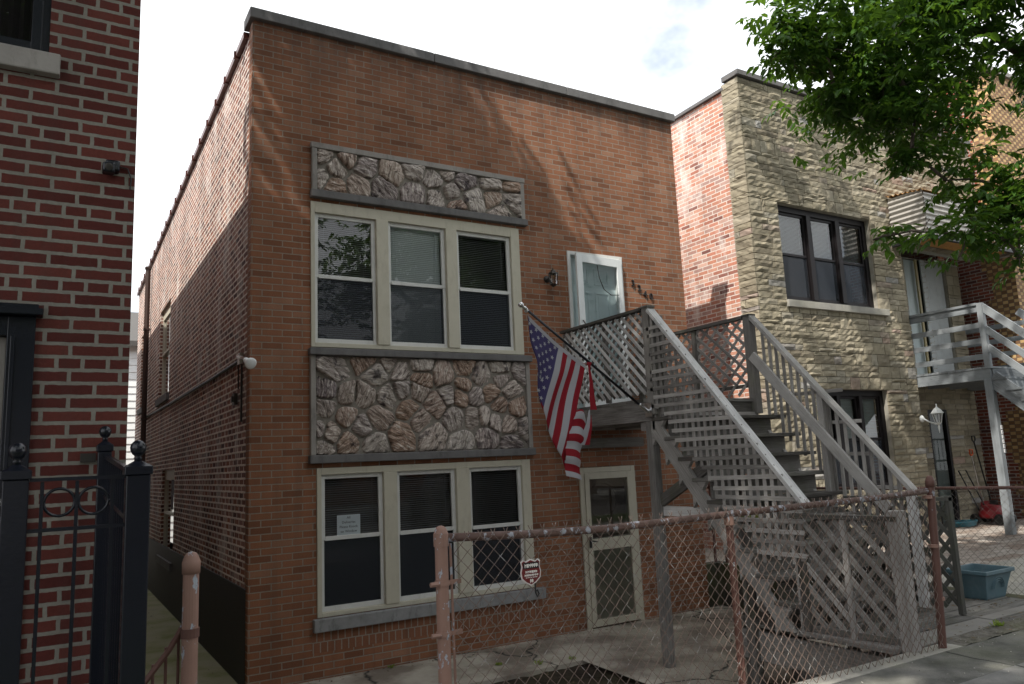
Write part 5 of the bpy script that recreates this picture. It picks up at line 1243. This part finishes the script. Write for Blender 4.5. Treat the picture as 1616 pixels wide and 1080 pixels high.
# ------------------------------------------------------------------ third house
s = NT('quoin_brick'); a, z, P = s.wallco()
ri = s.math('FLOOR', s.math('DIVIDE', z, .0677)); ci = s.math('FLOOR', s.math('DIVIDE', a, .105))
par = s.math('MODULO', s.math('ADD', s.math('ADD', ri, ci), 1000.0), 2.0)
bt = s.n('ShaderNodeTexBrick', Vector=s.n('ShaderNodeCombineXYZ', X=a, Y=z).outputs[0]); bt.offset = 0.0
for k, v in (('Scale', 1), ('Mortar Size', .005), ('Mortar Smooth', .1), ('Bias', 0), ('Brick Width', .105), ('Row Height', .0677)): bt.inputs[k].default_value = v
bt.inputs['Color1'].default_value = (.7, .7, .7, 1); bt.inputs['Color2'].default_value = (1.2, 1.2, 1.2, 1)
c = s.mix(par, (.50, .33, .15), (.22, .12, .06)); c = s.mix(.8, c, bt.outputs['Color'], 'MULTIPLY'); c = s.mix(bt.outputs['Fac'], c, (.16, .12, .09))
c = s.mix(.4, c, s.mix(s.noise(P, 5, 5), (.5, .5, .5), (1.4, 1.4, 1.4)), 'MULTIPLY')
s.bsdf(c, .8, s.bump(s.math('SUBTRACT', 1.0, bt.outputs['Fac']), .005, 1)); M['quoin'] = s.mat
th = thing('yellow_brick_house', 'house with checkered yellow brick front and red brick side behind the tree', 'house', (14.5, -.3, .3))
mb = MB(); rr = random.Random(4)
mb.wall('x', .06, 10, .0, 9.4, 14.5, 14.75, []); mb.build('side_wall', M['neigh_brick'], th)
mb = MB(); z = .0
k = 0
while z < 9.3:
    d = [.0, .10, .20, .10, .26, .12][(k // 1) % 6] + (.12 if (k // 6) % 3 == 1 else 0); mb.box(14.492, 14.74, -.30, .052 if d == 0 else .052 + d * .8, z, z + .0677 * 3); z += .0677 * 3; k += 1
mb.build('quoin', M['quoin'], th)
mb = MB(); mb.wall('y', 14.745, 20.5, .0, 9.4, -.30, -.05, [(15.8, 17.6, 1.2, 2.9), (15.8, 17.6, 4.3, 6.0)]); mb.build('front_wall', M['quoin'], th)
mb = MB(); mb.box(14.76, 20.5, -.04, 9.9, 9.0, 9.1); mb.box(14.76, 20.5, .6, .7, 0, 8.99); mb.build('roof', M['roofing'], th)
mb = MB(); mb.box(14.45, 20.6, -.36, .1, 9.402, 9.5); mb.build('coping', M['limestone'], th)
for c, d in ((1.2, 2.9), (4.3, 6.0)):
    mb = MB(); mb.box(15.8, 15.9, -.25, -.1, c, d); mb.box(17.5, 17.6, -.25, -.1, c, d); mb.box(15.9, 17.5, -.249, -.1, d - .1, d); mb.box(15.9, 17.5, -.249, -.1, c, c + .08); mb.box(16.65, 16.75, -.249, -.1, c + .08, d - .1)
    win = mb.build('window', M['black_frame'], th); g = MB(); g.poly([(15.9, -.15, c), (17.5, -.15, c), (17.5, -.15, d), (15.9, -.15, d)]); g.build('glass', M['glass'], win)
# white sided house at the end of the alley
ah = thing('white_house', 'pale sided house far at the end of the alley', 'house', (0, 16, -.15))
mb = MB(); z = -.15
while z < 5.6: mb.hexa([(a, y + (0 if k2 == 0 else .02), z + (0 if k2 == 0 else .2)) for a in (-6, 5) for y in (16.0, 16.3) for k2 in (0, 1)]); z += .2
mb.build('siding', M['siding'], ah)
mb = MB(); mb.hexa([(-6.3, 15.7, 5.55), (-6.3, 15.7, 5.7), (5.3, 15.7, 5.55), (5.3, 15.7, 5.7), (-6.3, 21, 7.4), (-6.3, 21, 7.55), (5.3, 21, 7.4), (5.3, 21, 7.55)]); mb.build('roof', M['roofing'], ah)
mb = MB(); mb.box(-1.2, -.4, 15.97, 16.02, 1.0, 2.6); mb.build('window', M['black_frame'], ah)

# ------------------------------------------------------------------ small things
def shovel(x, y, z0, lean, L, hm, label, blade):
    t = thing('shovel', label, 'shovel', (x, y, z0)); d = Vector((lean, .0, 1)).normalized(); p0 = Vector((x, y, z0 + .3)); p1 = Vector((x, y, z0)) + d * L
    mb = MB(); mb.tube([p0 - d * .05, p1], .014, 7); mb.build('shaft', M['galv'] if hm is not M['iron'] else hm, t)
    mb = MB(); mb.tube([p1, p1 + Vector((-.05, 0, .03)), p1 + Vector((-.05, 0, .11)), p1 + Vector((.05, 0, .11)), p1 + Vector((.05, 0, .03)), p1], .014, 7); mb.build('grip', hm, t)
    mb = MB(); mb.hexa([(x + a, y + (.0 if k == 0 else -.06), z0 + k * .34) for a in (-.14, .14) for _y in (0,) for k in (0, 1)] * 1 + [(x + a, y + (.02 if k == 0 else -.04), z0 + k * .34) for a in (-.14, .14) for k in (0, 1)]); mb.build('blade', blade, t)
orange = plain('orange_plastic', (.6, .10, .02), .5); redp = plain('red_plastic', (.20, .010, .014), .5)
shovel(13.72, .50, .4, -.14, 1.22, orange, 'shovel with an orange grip leaning in the entrance recess', redp)
shovel(14.02, .50, .4, -.22, 1.5, M['iron'], 'shovel with a black grip leaning in the entrance recess', M['iron'])
t = thing('garden_hose', 'coil of teal garden hose on the ground by the recess', 'hose', (12.2, .1, .4))
mb = MB(); mb.tube([(12.2 + (.28 + .012 * k / 10) * math.cos(k * .35), .1 + .2 * math.sin(k * .35), .412 + .0009 * k) for k in range(90)], .014, 6); mb.build('coil', plain('teal_hose', (.02, .10, .13), .5), t, smooth=True)
t = thing('push_mower', 'red push mower standing by the grey porch post', 'mower', (12.9, -.15, .4))
mb = MB(); mb.lathe([(.0, .14), (.05, .19), (.16, .17), (.22, .08), (.24, .0), (.23, -.04)], (12.9, -.1, .55), 18); mb.build('deck', redp, t, smooth=True)
for x in (12.72, 13.08):
    for y in (-.3, .12):
        mb = MB(); mb.lathe([(.02, -.03), (.09, -.025), (.095, 0), (.09, .025), (.02, .03)], (x, y, .495), 16, axis=(1, 0, 0)); mb.build('wheel', M['iron'], t)
mb = MB(); mb.tube([(12.78, .05, .6), (12.78, .35, 1.35), (13.02, .35, 1.35), (13.02, .05, .6)], .012, 7); mb.build('handle', M['iron'], t)
# weeds
def weed(name, label, x, y, z, n_, h, base_g=None):
    mb = MB(); rr = random.Random(int(x * 100) + 7)
    for k in range(n_):
        a = rr.uniform(0, 6.28); l = rr.uniform(.5, 1) * h; w_ = l * .16; d = Vector((math.cos(a), math.sin(a), rr.uniform(.4, 1.4))).normalized(); s_ = Vector((-math.sin(a), math.cos(a), 0)); o = Vector((x + rr.uniform(-.03, .03), y + rr.uniform(-.03, .03), z))
        mb.poly([o, o + d * l * .5 + s_ * w_, o + d * l, o + d * l * .5 - s_ * w_], None, rr.random())
    return solo(mb, name, M['weed'], label, 'plant', (x, y, z), base_g)
weed('weed', 'bright yellow green sprig growing on a stair tread under the top rail', 3.58, -3.02, 1.26, 60, .13)
weed('weed', 'low weed in the joint of the concrete nearest the planter', 4.75, -4.36, .43, 24, .07)
for i, (x, y, z, h) in enumerate(((2.3, -.7, -.15, .05), (2.62, -.95, -.15, .06), (3.0, -1.0, -.15, .05), (1.4, -.06, -.15, .05), (3.65, -3.2, .41, .05))):
    weed('weed', ['tiny weed in the slab joint below the window', 'tiny weed by the corner of the soil bed', 'tiny weed behind the fence by the soil', 'tiny weed at the foot of the brick wall', 'small moss tuft on the deck edge'][i], x, y, z, 26, h)
# iron railing right of the porch post
t = thing('iron_railing', 'thin dark railing against the red brick wall at the right edge', 'railing', (14, -.6, .4))
mb = MB()
for z in (1.95, 1.5): mb.tube([(13.6, -.5, z), (17, -.5, z + .0)], .02, 6)
for k in range(24): mb.tube([(13.6 + k * .14, -.5, .4), (13.6 + k * .14, -.5, 1.95)], .008, 5)
mb.each('bar', M['pipe_brown'], t)

# ------------------------------------------------------------------ trees
def leaf_mesh(name, pts, size, mat, parent, seed, per=8, droop=.5):
    rs = np.random.RandomState(seed); n_ = len(pts); P_ = np.array(pts, dtype=np.float64)
    # a twig per point, leaflets in pairs along it
    th_ = rs.uniform(0, 2 * np.pi, n_); el = rs.uniform(-.7, .5, n_)
    D = np.stack([np.cos(th_) * np.cos(el), np.sin(th_) * np.cos(el), np.sin(el)], 1)
    V = []; Rn = []
    for k in range(per):
        t = (k // 2 + .6) / (per / 2) * size * 2.2; side = 1 if k % 2 else -1
        o = P_ + D * t + rs.normal(0, size * .12, (n_, 3))
        up = np.array([0, 0, 1.0]); S = np.cross(D, up); S /= (np.linalg.norm(S, axis=1, keepdims=True) + 1e-6)
        ld = D * rs.uniform(.3, .8, (n_, 1)) + S * side * rs.uniform(.5, 1.0, (n_, 1)) + np.array([0, 0, -1.0]) * rs.uniform(0, droop * 2, (n_, 1))
        ld /= np.linalg.norm(ld, axis=1, keepdims=True)
        nn_ = np.cross(ld, rs.normal(0, 1, (n_, 3)) * .5 + np.cross(S, D) + np.array([0, 0, .6])); nn_ /= (np.linalg.norm(nn_, axis=1, keepdims=True) + 1e-6)
        L = size * rs.uniform(.6, 1.35, (n_, 1)); W = L * .21; fz = np.cross(nn_, ld); cup = W * .35
        b = o; q1 = o + ld * L * .3 + nn_ * W + fz * cup; q2 = o + ld * L * .68 + nn_ * W * .8 + fz * cup; tip = o + ld * L - fz * cup
        r2 = o + ld * L * .68 - nn_ * W * .8 + fz * cup; r1 = o + ld * L * .3 - nn_ * W + fz * cup
        V.append(np.stack([b, q1, q2, tip, r2, r1], 1)); Rn.append(rs.uniform(0, 1, n_))
    V = np.concatenate(V, 0); Rn = np.concatenate(Rn, 0); m_ = len(V); base = np.array(BASE[root_of(parent)])
    co = (V.reshape(-1, 3) - base).astype(np.float32)
    me = bpy.data.meshes.new(name); me.vertices.add(m_ * 6); me.vertices.foreach_set('co', co.ravel())
    idx = np.arange(m_)[:, None] * 6 + np.array([0, 1, 2, 3, 0, 3, 4, 5])[None]; me.loops.add(m_ * 8); me.loops.foreach_set('vertex_index', idx.ravel().astype(np.int32))
    me.polygons.add(m_ * 2); me.polygons.foreach_set('loop_start', (np.arange(m_ * 2) * 4).astype(np.int32)); me.polygons.foreach_set('loop_total', np.full(m_ * 2, 4, dtype=np.int32))
    me.update(calc_edges=True); at = me.attributes.new('rnd', 'FLOAT', 'FACE'); at.data.foreach_set('value', np.repeat(Rn, 2).astype(np.float32)); me.materials.append(mat)
    o = bpy.data.objects.new(name, me); COL.objects.link(o); o.parent = parent; return o
def tree(label, base, clusters, leaf, mat, seed, twigs, group=None, trunk_r=.18, fork=3.0):
    t = thing('street_tree', label, 'tree', base, group); rr = random.Random(seed); b = Vector(base)
    mb = MB(); f = b + Vector((rr.uniform(-.1, .1), rr.uniform(-.1, .1), fork)); mb.tube([b, b + (f - b) * .1, b + (f - b) * .5, f], [trunk_r * 1.5, trunk_r * 1.1, trunk_r, trunk_r * .85], 12)
    nodes = [f]; order = sorted(clusters, key=lambda c: (Vector(c[:3]) - f).length); pts = []
    for cx, cy, cz, r in order:
        c = Vector((cx, cy, cz)); p = min(nodes, key=lambda q: (q - c).length + .3 * (q - f).length); L = (c - p).length
        mid = p + (c - p) * .5 + Vector((rr.uniform(-.1, .1) * L, rr.uniform(-.1, .1) * L, .10 * L)); r0 = max(.012, min(trunk_r * .6, .02 * r + .012 * L)); mb.tube([p, p + (mid - p) * .5 + Vector((0, 0, .03 * L)), mid, c], [r0 * 1.5, r0 * 1.25, r0, r0 * .55], 7)
        nodes += [mid, c]; n_ = max(4, int(twigs * r ** 2.3))
        sub = max(2, int(3 + r * 9)); cl = []
        for _ in range(sub):
            v = Vector((rr.gauss(0, 1), rr.gauss(0, 1), rr.gauss(0, 1))).normalized() * r * rr.uniform(.35, .95); cc = c + v; cl.append(cc)
            mb.tube([c, c + v * .5 + Vector((0, 0, .05 * r)), cc], [r0 * .5, r0 * .3, .004], 5)
        for _ in range(n_):
            cc = rr.choice(cl); s_ = r * .26; pts.append((cc.x + rr.gauss(0, s_), cc.y + rr.gauss(0, s_), cc.z + rr.gauss(0, s_ * .7)))
    mb.build('trunk', M['bark'], t, smooth=True); leaf_mesh('crown', pts, leaf, mat, t, seed); return t
vis = [(5.94, -4.05, 6.15, 1.3), (6.6, -4.6, 5.3, .85), (5.16, -3.82, 5.72, 0.85), (4.62, -3.53, 5.72, 0.5), (4.25, -3.46, 5.98, 0.32), (4.2, -3.32, 5.66, 0.17), (4.9, -3.51, 5.24, 0.3), (4.66, -3.37, 5.28, 0.16), (5.44, -3.87, 5.05, 0.5), (5.23, -3.67, 4.66, 0.18), (5.33, -3.84, 4.66, 0.2), (6.05, -4.18, 4.30, 0.42), (5.65, -3.95, 4.38, 0.2), (4.86, -3.63, 3.78, 0.10), (4.95, -3.80, 3.79, 0.14), (5.12, -3.96, 3.79, 0.16), (5.28, -4.12, 3.74, 0.17), (5.45, -4.26, 3.80, 0.22), (5.68, -4.4, 3.64, 0.24), (5.34, -4.15, 3.54, 0.1), (5.74, -4.45, 3.48, 0.15)]
vis += [(7.4, -5.3, 7.2, 1.5), (8.6, -5.7, 6.2, 1.4), (6.0, -4.6, 7.5, 1.1), (9.2, -6.2, 8.0, 1.8), (7.3, -5.8, 8.8, 1.6), (7.8, -7.2, 6.4, 1.4), (4.4, -2.1, 9.4, .35), (5.2, -2.2, 9.1, .4), (6.5, -2.5, 9.0, .45), (7.0, -1.4, 9.9, .5), (5.4, -1.3, 10.4, .35), (6.0, -1.9, 9.7, .5), (7.7, -1.9, 9.6, .6), (5.4, -2.7, 9.3, .4), (7.0, -3.1, 9.3, .6), (8.6, -2.4, 10, .7), (6.05, -4.35, 3.95, .4), (6.6, -4.7, 4.1, .6)]
tree('leafy green ash tree reaching in over the stone house from the right', (8.6, -7.4, .4), vis, .095, M['leaf'], 3, 660, trunk_r=.16, fork=3.2)
sh1 = [(-1.8, -1.35, 10, .55), (-.9, -1.4, 10.2, .6), (-.2, -1.55, 10.1, .5), (-2.9, -1.8, 10, .5), (-1.5, -2.6, 10.3, .9), (0, -2.7, 10.2, .6), (-3.9, -2.3, 9.9, .6), (-2.2, -2.1, 10, .8), (-1.2, -1.95, 10.1, .85), (-.5, -2.1, 10, .7), (-3.4, -2.9, 10, 1.0), (-4.8, -3.4, 10, 1.1), (-.7, -3.2, 10, 1.1), (-2.2, -3.7, 10, 1.3), (.1, -4.3, 10, 1.0), (-4, -4.6, 9.8, 1.5), (-6.2, -4.8, 9.6, 1.6), (-8.2, -5.6, 9.6, 1.7), (-1, -5.4, 10, 1.4), (-3, -6.2, 10, 1.6), (-5.6, -6.6, 9.8, 1.8), (-8, -7.8, 9.8, 1.8), (-.4, -7, 10, 1.3), (-2.4, -8, 10, 1.5), (-1, -8.8, 10, 1.2), (.6, -5.8, 10.2, .9), (-2.2, -10.2, 8.4, 1.3), (-3.8, -10, 7.8, 1.3), (-.6, -10.4, 8.8, 1.2), (-1.6, -9.6, 9.6, 1.2)]
tree('tall street tree standing on the parkway behind the viewer, shading the brick house', (-6.5, -7.6, .4), sh1, .19, M['leaf2'], 8, 165, trunk_r=.26, fork=4.5)
# ------------------------------------------------------------------ other side of the street (seen in the windows)
oh0 = None
for i, (x, col, lab) in enumerate(((-7, 'neigh_brick', 'dark red row house across the street on the left'), (1.5, 'ashlar', 'tan row house across the street in the middle'), (10, 'face_brick', 'orange brick row house across the street on the right'), (18.5, 'neigh_brick', 'dark red row house across the street on the right'))):
    t = thing('row_house', lab, 'house', (x, -24, .4))
    mb = MB(); mb.box(x - 3.4, x + 3.4, -30, -24, .3, 7.2); mb.build('wall', M[col], t)
    mb = MB(); mb.box(x - 3.5, x + 3.5, -30.1, -23.9, 7.2, 7.4); mb.build('coping', M['limestone'], t)
    for xx in (-1.8, 1.0):
        for z in (1.3, 4.4):
            mb = MB(); mb.box(x + xx - .6, x + xx + .6, -23.99, -23.95, z, z + 1.5); mb.box(x + xx - .7, x + xx + .7, -23.99, -23.93, z - .1, z - .001); mb.build('window', M['black_paint'], t)
for i, (x, y, h, lab) in enumerate(((-4.5, -19.3, 0, 'left street tree across the road'), (3.5, -19.5, .6, 'middle street tree across the road'), (11, -19.2, .2, 'right street tree across the road'), (18.5, -19.6, .4, 'farthest right street tree across the road'))):
    rr = random.Random(i + 40); cl = [(x + rr.uniform(-2.4, 2.4), y + rr.uniform(-2, 2), 5.6 + h + rr.uniform(-1.4, 6.5), rr.uniform(1.3, 2.1)) for _ in range(14)]
    tree(lab, (x, y, .4), cl, .24, M['leaf2'], 20 + i, 90, 'street trees on the far side', trunk_r=.2, fork=2.8)

# ------------------------------------------------------------------ litter and grit
def litter(name, n_, rects, mat, size, label=None):
    mb = MB(); rr = random.Random(12)
    for _ in range(n_):
        x0, x1, y0, y1, z = rr.choice(rects); x, y = rr.uniform(x0, x1), rr.uniform(y0, y1) if rr.random() < .6 else rr.choice((y0, y1)) + rr.gauss(0, .03)
        a = rr.uniform(0, 6.28); l = size * rr.uniform(.4, 1.3); c, s_ = math.cos(a) * l, math.sin(a) * l; k = rr.uniform(.3, .7); zz = z + rr.uniform(.003, .009)
        mb.poly([(x - c, y - s_, zz), (x + s_ * k, y - c * k, zz + rr.uniform(0, .006)), (x + c, y + s_, zz + rr.uniform(0, .008)), (x - s_ * k, y + c * k, zz)], None, rr.random())
    o = mb.build(name, mat); o['kind'] = 'stuff'; return o
s_l = NT('dry_leaf'); s_l.bsdf(s_l.mix(s_l.rnd(), (.06, .045, .03), (.20, .15, .09)), .9)
litter('leaf_litter', 900, [(.1, 5.9, -.18, -.02, -.15), (3.2, 6.1, -4.2, -.3, -.15), (.1, 3.0, -4.2, -1.2, -.185), (4, 9, -4.5, -4.33, .432), (3.7, 6.0, -4.2, -2.9, .415), (-1.3, -.03, -3.5, 8, -.15), (5.2, 6.2, -3.9, -3.2, .415)], s_l.mat, .018)
s_g = NT('small_grit'); s_g.bsdf(s_g.mix(s_g.rnd(), (.10, .095, .085), (.42, .40, .36)), .9)
litter('grit', 1100, [(3.9, 9, -4.6, -4.33, .434), (2.0, 9, -4.9, -4.5, .428), (2.0, 9, -5.3, -4.99, .432), (.0, 3.2, -4.2, -1.2, -.183)], s_g.mat, .007)
